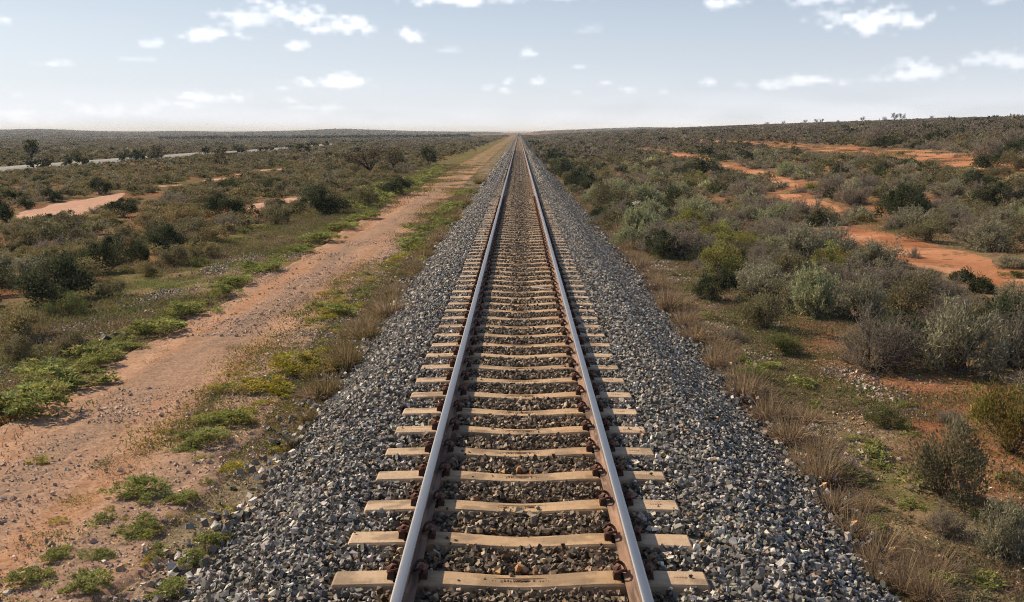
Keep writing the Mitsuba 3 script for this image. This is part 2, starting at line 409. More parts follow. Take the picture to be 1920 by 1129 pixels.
def ribbon(name, bsdf, ys, left, right, label, category, across=9, lift=0.014, rag=0.25, seed=0, freq=1.1, relief=None):
    """A strip of ground along the railway between left(y) and right(y), its edges ragged and sinking into the soil."""
    ys = np.asarray(ys, float)
    zero = np.zeros_like(ys)
    nl = meshkit.fbm(np.stack([ys * freq, zero, zero + seed], -1), 4, 31 + seed) - 0.5
    nr = meshkit.fbm(np.stack([ys * freq, zero + 7, zero + seed], -1), 4, 57 + seed) - 0.5
    l, r = left(ys) + nl * 2 * rag, right(ys) + nr * 2 * rag
    s = np.linspace(0, 1, across)
    X = l[:, None] * (1 - s) + r[:, None] * s
    Y = np.broadcast_to(ys[:, None], X.shape)
    up = np.full(across, lift)
    up[0] = up[-1] = -0.035
    Z = on_ground(X, Y) + up + (relief(X, Y) * (up > 0) if relief else 0.0)
    v = np.stack([X, Y, Z], -1).reshape(-1, 3)
    a = (np.arange(len(ys) - 1)[:, None] * across + np.arange(across - 1)).ravel()
    f = np.stack([a, a + 1, a + 1 + across, a + across], 1)
    put(name, mikit.ply((v, f), bsdf, smooth=True), label, category, kind="structure")


def line(pts):
    p = np.asarray(pts, float)
    return lambda y: np.interp(y, p[:, 0], p[:, 1])


_ty = np.concatenate([np.arange(-20, 60, 0.25), spread(60, 900, 160, 2.5)])
def ruts(x, y):
    w = (meshkit.fbm(np.stack([x * 0.0, y * 0.25, x * 0.0], -1), 2, 5) - 0.5) * 0.5
    return 0.012 - 0.030 * (np.exp(-((x + 5.62 + w) / 0.30) ** 2) + np.exp(-((x + 4.15 + w) / 0.30) ** 2))


ribbon("dirt_track", "mat_track", _ty, line([(-20, -6.15), (900, -6.3)]), line([(-20, -2.7), (12, -2.95), (18, -3.5), (900, -3.5)]), "pale orange dirt service track running beside the railway on its left", "track", across=27, rag=0.35, lift=0.03, relief=ruts)
_sy = np.concatenate([np.arange(-10, 60, 0.3)])
ribbon("sand_track", "mat_sand", np.arange(9, 39.6, 0.3), line([(9, 11.0), (20, 12.2), (26, 11.7), (29, 11.0), (36, 11.6), (39.3, 12.9)]), line([(9, 13.4), (20, 14.2), (31, 14.2), (38, 14.0), (39.3, 13.3)]), "wide orange sand track crossing the shrubland on the right", "track", rag=0.4, seed=3, freq=0.6)
ribbon("sand_track_001", "mat_sand", np.arange(44, 60.1, 0.35), line([(44, 14.6), (50, 13.9), (56, 14.9), (60, 15.8)]), line([(44, 14.9), (48, 16.0), (54, 16.6), (60, 16.2)]), "darker red bare stretch of track between grey shrubs on the right", "track", rag=0.5, seed=4, freq=0.5)
ribbon("sand_track_002", "mat_sand", np.arange(62, 108, 0.5), line([(62, 17.2), (70, 17.4), (80, 18.2), (108, 20.2)]), line([(62, 17.6), (68, 19.0), (78, 20.3), (100, 21.2), (108, 20.6)]), "thin orange stretch of the sand track farther up on the right", "track", rag=0.5, seed=5, freq=0.4)
ribbon("sand_track_003", "mat_sand", np.arange(112, 185, 1.0), line([(112, 20.8), (185, 22.0)]), line([(112, 22.2), (150, 23.0), (185, 22.6)]), "farthest orange sliver of the sand track, near the horizon on the right", "track", rag=0.7, seed=6, freq=0.3)
ribbon("sand_clearing", "mat_sand", np.arange(52, 236, 0.6), line([(52, 30.5), (60, 28.6), (66, 29.4), (80, 31.6), (120, 33.4), (165, 36.5), (236, 37.6)]), line([(52, 31.2), (60, 32.0), (76, 36.6), (95, 39.4), (165, 40.4), (236, 40.0)]), "long orange clearing with scattered small bushes on the right slope", "clearing", rag=0.9, seed=7, freq=0.25)
ribbon("sand_clearing_001", "mat_pale_sand", np.arange(43.5, 66.4, 0.3), line([(43.5, -22.6), (48, -24.9), (55, -26.4), (66, -27.0)]), line([(43.5, -22.2), (46, -20.9), (52, -21.8), (59, -23.6), (66, -26.2)]), "pale pink bare clearing in the scrub at left", "clearing", rag=0.45, seed=8, freq=0.5)
for k, (y0, y1, xl, xr) in enumerate([(73, 77, -27.5, -25.6), (81, 88, -27.2, -25.0), (93, 98.5, -27.4, -25.0), (104, 110, -28.0, -25.5), (48, 58, -14.4, -12.2)]):
    yc = 0.5 * (y0 + y1)
    ribbon(f"sand_clearing_{k + 2:03d}", "mat_pale_sand", np.linspace(y0, y1, 24), line([(y0, xl + 0.9), (yc, xl), (y1, xl + 1.0)]), line([(y0, xl + 1.0), (yc, xr), (y1, xr)]), ["small pink bare patch just beyond the pale clearing at left", "narrow pink bare strip in the middle of the left scrub", "third pink bare patch away from the pale clearing at left", "farthest small pink bare patch in the left scrub", "reddish bare patch left of the dark shrub row by the verge"][k], "clearing", rag=0.35, seed=9 + k, freq=0.6)
_hy = np.concatenate([np.arange(40, 300, 3.0), spread(300, 1100, 60, 1.5)])
ribbon("highway", "mat_road", _hy, line([(40, -65.5), (300, -68.5), (600, -76), (1100, -94)]), line([(40, -58.6), (300, -61.6), (600, -69), (1100, -87)]), "pale grey highway crossing the plain behind the scrub on the left", "road", across=7, lift=0.30, rag=0.12, seed=20, freq=0.2)

# ------------------------------------------------------------------ the railway: ballast, sleepers, rails
END = 3300.0
_BX = np.array([-2.62, -2.42, -2.05, -1.72, -1.5, -1.27, 1.27, 1.55, 1.82, 2.2, 2.62, 2.98, 3.2])
_BZ = np.array([-0.62, -0.46, -0.25, -0.055, -0.030, -0.032, -0.032, -0.030, -0.055, -0.30, -0.56, -0.76, -0.95])
_bx = np.unique(np.concatenate([_BX, np.linspace(-1.1, 1.1, 9)]))
_by = np.concatenate([np.arange(-12, 60, 1.5), spread(60, END, 90, 3.0)])
X, Y, F = grid(_bx, _by)
_wob = (meshkit.fbm(np.stack([X * 0.0, Y * 0.8, X * 0.0], -1), 3, 2) - 0.5) * 0.22
Z = np.interp(X, _BX, _BZ) - np.where(np.abs(X) < 1.4, 0.032, 0.0)
put("ballast_bed", mikit.ply((np.stack([X + np.where(np.abs(X) > 1.8, _wob * np.sign(X), 0), Y, Z], -1).reshape(-1, 3), F), "mat_bed", smooth=True), "long bank of grey crushed stone carrying the railway track", "ballast", kind="structure")

PITCH_Y, FIRST_Y = 0.667, 4.84
rng = np.random.default_rng(11)


def stone_colours(rng, x):
    n = len(x)
    t = rng.random(n)
    c = np.where((t < 0.50)[:, None], jitter(rng, (0.085, 0.078, 0.069), n, 0.54, 0.04), jitter(rng, (0.290, 0.268, 0.238), n, 0.40, 0.04))
    c = np.where((t > 0.90)[:, None], jitter(rng, (0.50, 0.47, 0.43), n, 0.25, 0.03), c)
    c = np.where(((t > 0.865) & (t < 0.895))[:, None], jitter(rng, (0.34, 0.22, 0.12), n, 0.25, 0.06), c)
    dust = (np.abs(x) < 0.95)[:, None]
    return np.where(dust, c * np.array([0.80, 0.67, 0.53]) * 0.85 + np.array([0.022, 0.013, 0.006]), c)


def stone_spots(rng, x0, x1, y0, y1, s, keep=1.0):
    gx, gy = np.meshgrid(np.arange(x0, x1, s), np.arange(y0, y1, s))
    n = gx.size
    x, y = gx.ravel() + rng.uniform(-0.6, 0.6, n) * s, gy.ravel() + rng.uniform(-0.6, 0.6, n) * s
    k = rng.random(n) < keep
    return x[k], y[k]


def ballast_tile(rng, s, sleepers=3):
    """The stones of three sleeper bays, from toe to toe, first sleeper centred at y = 0."""
    L = sleepers * PITCH_Y
    x, y = stone_spots(rng, -2.55, 3.1, 0, L, s)
    wob = rng.uniform(-0.10, 0.10, len(x))
    x = x + np.where(np.abs(x) > 2.1, wob, 0)
    yy = (y + PITCH_Y / 2) % PITCH_Y - PITCH_Y / 2
    on_sleeper = (np.abs(x) < 1.29) & (np.abs(yy) < 0.135)
    stray = rng.random(len(x)) < np.where(np.abs(x) < 0.6, 0.016, 0.008)
    x, y, on_sleeper, yy = x[~on_sleeper | stray], y[~on_sleeper | stray], on_sleeper[~on_sleeper | stray], yy[~on_sleeper | stray]
    rail = np.abs(np.abs(x) - 0.7525) < 0.11
    k = ~(rail & on_sleeper)
    x, y, on_sleeper, rail = x[k], y[k], on_sleeper[k], rail[k]
    n = len(x)
    size = np.clip(rng.lognormal(math.log(s * 0.66), 0.28, n), s * 0.3, s * 1.25)
    size = np.where(on_sleeper, size * 0.7, size)
    z = np.interp(x, _BX, _BZ) + rng.uniform(-0.008, 0.026, n)
    z = np.where(np.abs(x) < 1.27, z - 0.012 + 0.016 * rng.random(n), z)
    z = np.where(rail, z - 0.03, z)
    z = np.where(on_sleeper, np.interp(np.abs(x), [0, 0.3, 0.6, 1.25], [-0.030, -0.020, 0, 0]) + size * 0.28, z)
    v, f, c = boxes(rng, np.stack([x, y, z], 1), size, stone_colours(rng, x))
    return MB().add(v, f, c)


def shapegroup(key, shapes):
    scene[key] = {"type": "shapegroup", **shapes}


def instance(key, group, m):
    scene[key] = {"type": "instance", "to_world": m, "group": {"type": "ref", "id": group}}


for k in range(6):
    shapegroup(f"ballast_tile_{k}", {"stones": ballast_tile(rng, 0.035).ply("mat_stone")})
for k in range(3):
    shapegroup(f"ballast_far_tile_{k}", {"stones": ballast_tile(rng, 0.085).ply("mat_stone")})
for k in range(4):
    n = 46
    x, y = rng.normal(0, 0.17, n), rng.uniform(-0.6, 0.6, n)
    v, f, c = boxes(rng, np.stack([x, y, rng.uniform(0.0, 0.03, n) - 0.0], 1), rng.uniform(0.024, 0.055, n), stone_colours(rng, x + 3))
    shapegroup(f"spilled_stones_{k}", {"stones": MB().add(v, f, c).ply("mat_stone")})
_n = 100
for y in np.arange(5.0, 62, 0.42):
    for x in (-2.47, 2.98):
        if rng.random() < 0.62:
            _n += 1
            xx = x + rng.normal(0, 0.09)
            instance(f"ballast_bed__stones__{_n:03d}", f"spilled_stones_{rng.integers(4)}", T().translate([xx, y, max(float(on_ground(xx, y)), float(np.interp(xx, _BX, _BZ))) + 0.005]).rotate([0, 0, 1], rng.uniform(-25, 25)))
_order = rng.permutation(200)
for i in range(76):
    y = FIRST_Y + (3 * i - 3) * PITCH_Y
    near = i < 28
    instance(f"ballast_bed__stones__{i + 1:03d}", f"ballast_tile_{_order[i] % 6}" if near else f"ballast_far_tile_{_order[i] % 3}", T().translate([0, y, 0]))
note("ballast_bed__stones", "angular grey and pale crushed stones of the ballast", kind="stuff")
# the largest-looking stones on top of the ballast, one by one
_one = []
for k in range(8):
    v, f, c = boxes(rng, np.zeros((1, 3)), np.array([0.05]), np.array([[0.19, 0.18, 0.17]]) if k < 4 else np.array([[[0.36, 0.34, 0.31], [0.09, 0.09, 0.09], [0.46, 0.44, 0.41], [0.25, 0.18, 0.11]][k - 4]]))
    _one.append(MB().add(v, f, c).ply("mat_stone"))
for i in range(260):
    ax = normed(rng.normal(size=3)).tolist()
    while True:
        x, y = rng.choice([rng.uniform(-2.35, -1.35), rng.uniform(1.35, 2.8), rng.uniform(1.35, 2.8)]), 5.9 + 3.2 * rng.random() ** 1.4
        if in_view(np.array(x), np.array(y), 1.0):
            break
    z = float(np.interp(x, _BX, _BZ)) + 0.035
    put(f"ballast_bed__stone_{i:03d}" if i else "ballast_bed__stone", {**_one[rng.integers(8)], "to_world": T().translate([x, y, z]).rotate(ax, rng.uniform(0, 360)).scale(rng.uniform(0.45, 0.85))})


def sleeper_mesh(detail=True):
    xs = np.array([-1.25, -1.235, -1.0, -0.9, -0.62, -0.5, -0.36, -0.25, -0.12, 0, 0.12, 0.25, 0.36, 0.5, 0.62, 0.9, 1.0, 1.235, 1.25]) if detail else np.array([-1.25, -0.6, -0.3, 0, 0.3, 0.6, 1.25])
    a = np.abs(xs)
    top = np.interp(a, [0, 0.14, 0.3, 0.52, 0.62, 0.9, 1.0, 1.25], [-0.032, -0.029, -0.018, -0.002, 0.0, 0.0, -0.004, -0.010])
    half = np.interp(a, [0, 0.3, 0.6, 1.25], [0.098, 0.102, 0.110, 0.112])
    cut = np.where(a > 1.24, 0.012, 0.0)
    prof = []
    for x, t, h, c in zip(xs, top, half, cut):
        prof.append([[x, -h - 0.032, t - 0.2], [x, -h - 0.010, t - 0.055], [x, -h, t - 0.014 - c], [x, -h + 0.012, t - c], [x, h - 0.012, t - c], [x, h, t - 0.014 - c], [x, h + 0.010, t - 0.055], [x, h + 0.032, t - 0.2]])
    v = np.array(prof).reshape(-1, 3)
    n, m = len(xs), 8
    i, j = np.meshgrid(np.arange(n - 1), np.arange(m - 1), indexing="ij")
    q = np.stack([i * m + j, (i + 1) * m + j, (i + 1) * m + j + 1, i * m + j + 1], -1).reshape(-1, 4)
    f = np.vstack([q[:, [0, 1, 2]], q[:, [0, 2, 3]]])
    k = np.arange(1, m - 1)
    f = np.vstack([f, np.stack([k * 0, k, k + 1], 1), np.stack([k * 0, k + 1, k], 1) + (n - 1) * m])
    return trimesh.Trimesh(v, f, process=False)


def clip_mesh():
    """A cast shoulder with a sprung steel clip curling over the rail foot (+x is towards the rail)."""
    mb = MB()
    col = (0.085, 0.050, 0.040)
    b = trimesh.creation.box((0.052, 0.085, 0.062))
    b.vertices[b.vertices[:, 2] > 0] *= [0.7, 0.8, 1]
    b.vertices += [-0.03, 0, 0.028]
    mb.add(b.vertices, b.faces, col)
    pts = [(-0.035, 0.062, 0.045), (-0.045, 0.0, 0.050), (-0.043, -0.060, 0.060), (-0.012, -0.082, 0.078), (0.022, -0.055, 0.070), (0.030, -0.004, 0.048), (0.022, 0.040, 0.060), (-0.008, 0.058, 0.080), (-0.03, 0.03, 0.086)]
    t = np.linspace(0, 1, len(pts))
    from scipy.interpolate import CubicSpline
    p = CubicSpline(t, np.array(pts))(np.linspace(0, 1, 22))
    v, f = tube(p, 0.0105, 6)
    mb.add(v, f, (0.11, 0.060, 0.050))
    v, f, c = boxes(np.random.default_rng(3), np.array([[-0.035, 0, 0.074]]), np.array([0.042]), np.array([[0.20, 0.115, 0.095]]))
    mb.add(v, f, c)
    pad = trimesh.creation.box((0.16, 0.17, 0.009))
    pad.vertices += [0.085, 0, 0.005]
    mb.add(pad.vertices, pad.faces, (0.03, 0.028, 0.026))
    return mb


def stamp_mesh(rng, k):
    """Cast marks at the sleeper's centre: a shallow raised frame with worn illegible characters, stained dark."""
    mb = MB()
    dark, tan = (0.14, 0.092, 0.06), (0.40, 0.275, 0.165)

    def bar(x0, x1, y0, y1, c, h=0.003):
        b = trimesh.creation.box((x1 - x0, y1 - y0, h))
        b.vertices += [(x0 + x1) / 2, (y0 + y1) / 2, -0.0305 + h / 2]
        mb.add(b.vertices, b.faces, c)
    x0, x1 = -0.26, 0.24
    bar(x0, x1, 0.030, 0.036, tan, 0.004)
    bar(x0, x0 + 0.006, -0.045, 0.03, tan, 0.004)
    x = x0 + 0.02
    while x < x1 - 0.03:
        w = rng.uniform(0.007, 0.022)
        if rng.random() < 0.72:
            y0 = rng.uniform(-0.022, -0.010)
            bar(x, x + w * 0.6, y0, y0 + rng.uniform(0.012, 0.03), dark if rng.random() < 0.7 else (0.2, 0.13, 0.08), 0.003)
        x += w + 0.004
    for _ in range(rng.integers(1, 3)):
        xs = rng.uniform(-0.05, 0.2)
        n = 7
        an = np.linspace(0, 2 * np.pi, n, endpoint=False)
        ring = np.stack([xs + np.cos(an) * rng.uniform(0.02, 0.05, n), 0.002 + np.sin(an) * rng.uniform(0.008, 0.02, n), np.full(n, -0.0255)], 1)
        mb.add(np.vstack([ring, [[xs, 0.0, -0.023]]]), np.stack([np.arange(n), (np.arange(n) + 1) % n, np.full(n, n)], 1), dark)
    return mb


def end_mark_mesh(rng):
    mb = MB()
    for k in range(5):
        b = trimesh.creation.box((0.013, rng.uniform(0.012, 0.022), 0.003))
        b.vertices += [1.03 + k * 0.019, 0.004, -0.0035]
        mb.add(b.vertices, b.faces, (0.27, 0.18, 0.12))
    return mb


_sl, _sl_far = mikit.ply(sleeper_mesh(), "mat_sleeper", smooth=25), mikit.ply(sleeper_mesh(False), "mat_sleeper")
_clip = clip_mesh().ply("mat_paint", smooth=False)
_stamps = [stamp_mesh(rng, k).ply("mat_paint") for k in range(6)]
_marks = [end_mark_mesh(rng).ply("mat_paint") for k in range(2)]
ORD = ["", "second ", "third ", "fourth ", "fifth ", "sixth ", "seventh ", "eighth ", "ninth ", "tenth ", "eleventh ", "twelfth ", "thirteenth ", "fourteenth ", "fifteenth ", "sixteenth ", "seventeenth ", "eighteenth ", "nineteenth ", "twentieth "]
FIRST_SEEN = 2
for i in range(FIRST_SEEN, 302):
    key = numbered("sleeper")
    y = FIRST_Y + i * PITCH_Y
    j = i - FIRST_SEEN
    if j == 0:
        text, grp = "tan concrete sleeper nearest the camera, lowest in the photo", "sleepers"
    elif j < 20:
        text, grp = f"tan concrete sleeper, {ORD[j]}one up from the bottom of the photo", "sleepers"
    elif j < 60:
        text, grp = "dusty tan concrete sleeper in the closely spaced middle stretch of track", "sleepers in the middle stretch"
    else:
        text, grp = "narrow dusty sleeper in the far stretch of track towards the horizon", "sleepers in the far stretch"
    m = T().translate([rng.normal(0, 0.006), y + rng.normal(0, 0.006), rng.normal(0, 0.002)]).rotate([0, 0, 1], rng.normal(0, 0.4))
    if i < 60:
        note(key, text, "sleeper", grp)
        put(key + "__beam", {**_sl, "to_world": m})
        for n, (x, turn) in enumerate([(-0.7525 - 0.078, 0), (-0.7525 + 0.078, 180), (0.7525 - 0.078, 0), (0.7525 + 0.078, 180)]):
            put(key + "__rail_clip" + (f"_{n:03d}" if n else ""), {**_clip, "to_world": m @ T().translate([x, 0, 0.002]).rotate([0, 0, 1], turn)})
        if i < 34 and rng.random() < 0.85:
            put(key + "__cast_marking", {**_stamps[rng.integers(6)], "to_world": m @ T().translate([0, 0, 0.0025])})
            put(key + "__cast_marking_001", {**_marks[i % 2], "to_world": m @ T().translate([0, 0, -0.001])})
    else:
        put(key, {**_sl_far, "to_world": m}, text, "sleeper", grp)
mb = MB()
_v, _f = np.array(sleeper_mesh(False).vertices), np.array(sleeper_mesh(False).faces)
for i in range(302, 900):
    mb.add(_v + [0, FIRST_Y + i * PITCH_Y, 0], _f, (0.4, 0.3, 0.2))
put("distant_sleepers", mb.ply("mat_sleeper"), "sleepers merging into one tan band towards the vanishing point", "sleepers", kind="stuff")


def rail_profile():
    half = np.array([[0.073, 0.0], [0.073, 0.011], [0.030, 0.024], [0.0105, 0.042], [0.0085, 0.075], [0.0095, 0.112], [0.0330, 0.128], [0.0365, 0.134], [0.0355, 0.158]])
    return np.vstack([half, half[::-1] * [-1, 1]])


def extrude_y(prof, ys, x0, z0, closed=True, inward=0.0):
    n = len(prof)
    v = np.concatenate([np.stack([x0 + prof[:, 0], np.full(n, y), z0 + prof[:, 1]], 1) for y in ys])
    j = np.arange(n if closed else n - 1)
    f = np.concatenate([np.stack([a * n + j, a * n + (j + 1) % n, (a + 1) * n + (j + 1) % n, (a + 1) * n + j], 1) for a in range(len(ys) - 1)])
    return v, f


_ry = np.concatenate([np.arange(-12, 60, 6.0), spread(60, END, 40, 3.0)])
_head = np.array([[0.0360, 0.1565], [0.0350, 0.1640], [0.0300, 0.1695], [0.0200, 0.1722], [0.0, 0.1735], [-0.0200, 0.1722], [-0.0300, 0.1695], [-0.0350, 0.1640], [-0.0360, 0.1565]])
for x, text in ((-0.7525, "left steel rail with shiny worn top and dark shaded inner side"), (0.7525, "right steel rail with shiny worn top and rusty sunlit inner side")):
    key = numbered("rail")
    note(key, text, "rail", "the two rails of the track")
    v, f = extrude_y(rail_profile(), _ry, x, 0.010)
    put(key + "__web_and_foot", mikit.ply((v, f), "mat_rust", smooth=28), "rusty brown sides and foot of the rail")
    v, f = extrude_y(_head, _ry, x, 0.010, closed=False)
    put(key + "__running_surface", mikit.ply((v, f), "mat_polished", smooth=True), "polished pale grey top of the rail")


# ------------------------------------------------------------------ vegetation: the plants, each of unit radius (1 m) and unit height
COL = {
    "dark": ((0.048, 0.062, 0.034), (0.109, 0.116, 0.064)),
    "olive": ((0.156, 0.145, 0.080), (0.261, 0.230, 0.133)),
    "olivey": ((0.202, 0.177, 0.085), (0.304, 0.255, 0.133)),
    "grey": ((0.252, 0.244, 0.166), (0.389, 0.364, 0.252)),
    "twig": ((0.240, 0.206, 0.163), (0.345, 0.301, 0.240)),
    "light": ((0.287, 0.309, 0.172), (0.419, 0.430, 0.263)),
    "yellow": ((0.198, 0.198, 0.064), (0.304, 0.285, 0.092)),
    "yellowdark": ((0.176, 0.154, 0.048), (0.294, 0.237, 0.071)),
    "weedy": ((0.135, 0.153, 0.059), (0.198, 0.203, 0.086)),
    "weed": ((0.234, 0.257, 0.085), (0.353, 0.359, 0.137)),
    "weedy2": ((0.302, 0.281, 0.070), (0.432, 0.373, 0.081)),
}
WOOD = (0.16, 0.13, 0.10)


def leaves(rng, P, out, length, width, col, flop=0.8, quad=True):
    """Small leaf faces at P, leaning outwards along out."""
    n = len(P)
    axis = normed(out + rng.normal(0, flop, (n, 3)))
    side = normed(np.cross(axis, rng.normal(size=(n, 3))))
    L = length * rng.uniform(0.6, 1.4, (n, 1))
    W = width * rng.uniform(0.6, 1.4, (n, 1))
    if quad:
        v = np.stack([P, P + axis * L * 0.5 + side * W * 0.5, P + axis * L, P + axis * L * 0.5 - side * W * 0.5], 1)
        a = np.arange(n) * 4
        f = np.vstack([np.stack([a, a + 1, a + 2], 1), np.stack([a, a + 2, a + 3], 1)])
        return v.reshape(-1, 3), f, np.repeat(col, 4, 0)
    v = np.stack([P - side * W * 0.5, P + side * W * 0.5, P + axis * L], 1)
    return v.reshape(-1, 3), np.arange(n * 3).reshape(-1, 3), np.repeat(col, 3, 0)


def twigs(rng, a, b, width, col):
    """Thin tapering twigs from a to b, each two crossed slivers."""
    n = len(a)
    t = normed(b - a)
    s = normed(np.cross(t, rng.normal(size=(n, 3))))
    u = np.cross(t, s)
    w = np.broadcast_to(np.asarray(width, float).reshape(-1, 1), (n, 1))
    v = np.stack([a - s * w, a + s * w, b, a - u * w, a + u * w, b + 0.0], 1)
    return v.reshape(-1, 3), np.arange(n * 6).reshape(-1, 3), np.repeat(col, 6, 0)


def clump_centres(rng, n, low=0.25):
    th = rng.uniform(0, 2 * np.pi, n)
    r = np.sqrt(rng.random(n)) * 0.80
    top = np.sqrt(np.maximum(1 - r ** 2, 0.05))
    z = top * (low + (0.92 - low) * rng.random(n) ** 0.6) * 0.9
    lop = 1 + 0.30 * np.sin(th * 2 + rng.uniform(0, 6)) + 0.22 * np.sin(th * 3 + rng.uniform(0, 6))
    z = z * (1 + 0.30 * np.sin(th + rng.uniform(0, 6)))
    return np.stack([np.cos(th) * r * lop, np.sin(th) * r * lop, z], 1)


def leafy(rng, kind, n, size, clumps=26, crad=0.30, aspect=0.5, quad=True, flop=0.8, up=0.5, gap=0.9):
    lo, hi = (np.array(c) for c in COL[kind])
    cc = clump_centres(rng, clumps)
    cr = crad * rng.uniform(0.4, 1.4, clumps)
    tint = jitter(rng, np.ones(3) * 0.5, clumps, 0.16, 0.05) * 2
    mix = rng.random(clumps)
    k = rng.integers(0, clumps, n)
    d = normed(rng.normal(size=(n, 3)) + [0, 0, up * 0.5])
    P = cc[k] + d * (cr[k] * rng.random(n) ** 0.45)[:, None] * [1, 1, 0.85]
    ok = P[:, 2] > 0.02
    P, k, d = P[ok], k[ok], d[ok]
    m = np.clip(mix[k] + rng.normal(0, 0.25, len(k)), 0, 1)[:, None]
    col = (lo * (1 - m) + hi * m) * tint[k] * np.exp(rng.normal(0, 0.16, (len(k), 1)))
    out = normed(P * [1, 1, 0.6]) * 0.6 + d * 0.5 + [0, 0, up]
    return leaves(rng, P, out, size, size * aspect, np.clip(col, 0.004, 0.8), flop, quad), cc


def stems(rng, tips, n=3, width=0.014, col=WOOD):
    a, b, w = [], [], []
    for t in tips:
        base = np.append(rng.normal(0, 0.06, 2), 0.0)
        mid = base * 0.4 + t * 0.6 * [0.8, 0.8, 1.0] + rng.normal(0, 0.04, 3)
        a += [base, mid * 0.98]
        b += [mid, t]
        w += [width, width * 0.6]
        for _ in range(n):
            a.append(mid)
            b.append(t + rng.normal(0, 0.16, 3))
            w.append(width * 0.4)
    a, b = np.array(a), np.array(b)
    b[:, 2] = np.maximum(b[:, 2], 0.03)
    return twigs(rng, a, b, np.array(w), jitter(rng, col, len(a), 0.2))


def branchy(rng, kind, n1, n2, n3, leaf_n, leaf, width=0.010, quad=False):
    """A rounded bush that is mostly twigs: stems, branches and fine ends with few small leaves."""
    lo, hi = (np.array(c) for c in COL[kind])
    th, ph = rng.uniform(0, 2 * np.pi, n1), np.arccos(rng.uniform(0.05, 1.0, n1))
    d = np.stack([np.cos(th) * np.sin(ph), np.sin(th) * np.sin(ph), np.cos(ph)], 1)
    reach = rng.uniform(0.45, 0.75, (n1, 1)) * (1 + 0.25 * np.sin(th * 3 + rng.uniform(0, 6)))[:, None]
    A1 = np.hstack([rng.normal(0, 0.08, (n1, 2)), np.zeros((n1, 1))])
    B1 = A1 + d * reach
    p1 = np.repeat(np.arange(n1), n2)
    A2 = A1[p1] + (B1 - A1)[p1] * rng.uniform(0.35, 1, (n1 * n2, 1))
    B2 = A2 + normed(d[p1] + rng.normal(0, 0.45, (len(p1), 3)) + [0, 0, 0.15]) * rng.uniform(0.18, 0.42, (len(p1), 1))
    p2 = np.repeat(np.arange(len(p1)), n3)
    A3 = A2[p2] + (B2 - A2)[p2] * rng.uniform(0.25, 1, (len(p2), 1))
    B3 = A3 + normed((B2 - A2)[p2] * 3 + rng.normal(0, 0.6, (len(p2), 3)) + [0, 0, 0.25]) * rng.uniform(0.10, 0.26, (len(p2), 1))
    for a, b in ((A1, B1), (A2, B2), (A3, B3)):
        b[:, 2] = np.maximum(b[:, 2], 0.02)
        bulge = 0.94 + 0.16 * np.sin(np.arctan2(b[:, 1], b[:, 0]) * 3 + d[0, 0] * 6) + rng.normal(0, 0.06, len(b))
        over = np.linalg.norm(b, axis=1) / bulge
        b /= np.maximum(over, 1)[:, None]
    mb = MB()
    wood = MB()
    wood.add(*twigs(rng, A1, B1, width * 1.6, jitter(rng, WOOD, n1, 0.2)))
    wood.add(*twigs(rng, A2, B2, width, jitter(rng, np.array(WOOD) * 0.5 + lo * 0.5, len(p1), 0.2)))
    m = rng.random((len(p2), 1))
    mb.add(*twigs(rng, A3, B3, width * 0.65, (lo * (1 - m) + hi * m) * np.exp(rng.normal(0, 0.18, (len(p2), 1)))))
    if leaf_n:
        k = rng.integers(0, len(p2), leaf_n)
        P = A3[k] + (B3 - A3)[k] * rng.uniform(0.2, 1.0, (leaf_n, 1))
        m = rng.random((leaf_n, 1))
        mb.add(*leaves(rng, P, B3[k] - A3[k] + [0, 0, 0.05], leaf, leaf * 0.45, (lo * (1 - m) + hi * m) * np.exp(rng.normal(0, 0.18, (leaf_n, 1))), 0.3, quad))
    return mb, wood


def tussock_mesh(rng, n=260, col=(0.320, 0.240, 0.160), green=0.0):
    th = rng.uniform(0, 2 * np.pi, n)
    lean = rng.random(n) ** 0.8 * 0.95
    base = np.stack([np.cos(th), np.sin(th), th * 0], 1) * (rng.random((n, 1)) ** 0.5 * 0.38)
    d = np.stack([np.cos(th) * lean, np.sin(th) * lean, 0.35 + 0.65 * (1 - lean * 0.6)], 1) + rng.normal(0, 0.24, (n, 3))
    L = rng.uniform(0.25, 1.05, (n, 1))
    mid = base + d * L * 0.55
    tip = base + d * L + np.stack([np.cos(th) * lean * 0.2, np.sin(th) * lean * 0.2, -0.18 * lean], 1)
    s = normed(np.cross(d, rng.normal(size=(n, 3)))) * rng.uniform(0.008, 0.018, (n, 1))
    v = np.stack([base - s, base + s, mid + s * 0.7, mid - s * 0.7, tip], 1)
    a = np.arange(n) * 5
    f = np.vstack([np.stack([a, a + 1, a + 2], 1), np.stack([a, a + 2, a + 3], 1), np.stack([a + 3, a + 2, a + 4], 1)])
    c = jitter(rng, col, n, 0.24, 0.05)
    g = rng.random(n) < green
    c[g] = jitter(rng, (0.13, 0.13, 0.045), int(g.sum()), 0.2)
    return MB().add(v.reshape(-1, 3), f, np.repeat(c, 5, 0))


def weed_mesh(rng, n, kind="weed", flowers=0):
    """A sprawling low herb: many little domes of broad leaves, some yellow flowers."""
    (v, f, c), cc = leafy(rng, kind, n, 0.105, clumps=44, crad=0.20, aspect=0.55, flop=0.7, up=0.6)
    mb = MB().add(v, f, c)
    if flowers:
        k = rng.integers(0, len(cc), flowers)
        P = cc[k] + normed(rng.normal(size=(flowers, 3)) + [0, 0, 1.2]) * 0.24
        mb.add(*leaves(rng, P, np.array([0, 0, 1.0]) + np.zeros_like(P), 0.07, 0.07, jitter(rng, (0.52, 0.40, 0.03), flowers, 0.2), 0.9))
    return mb


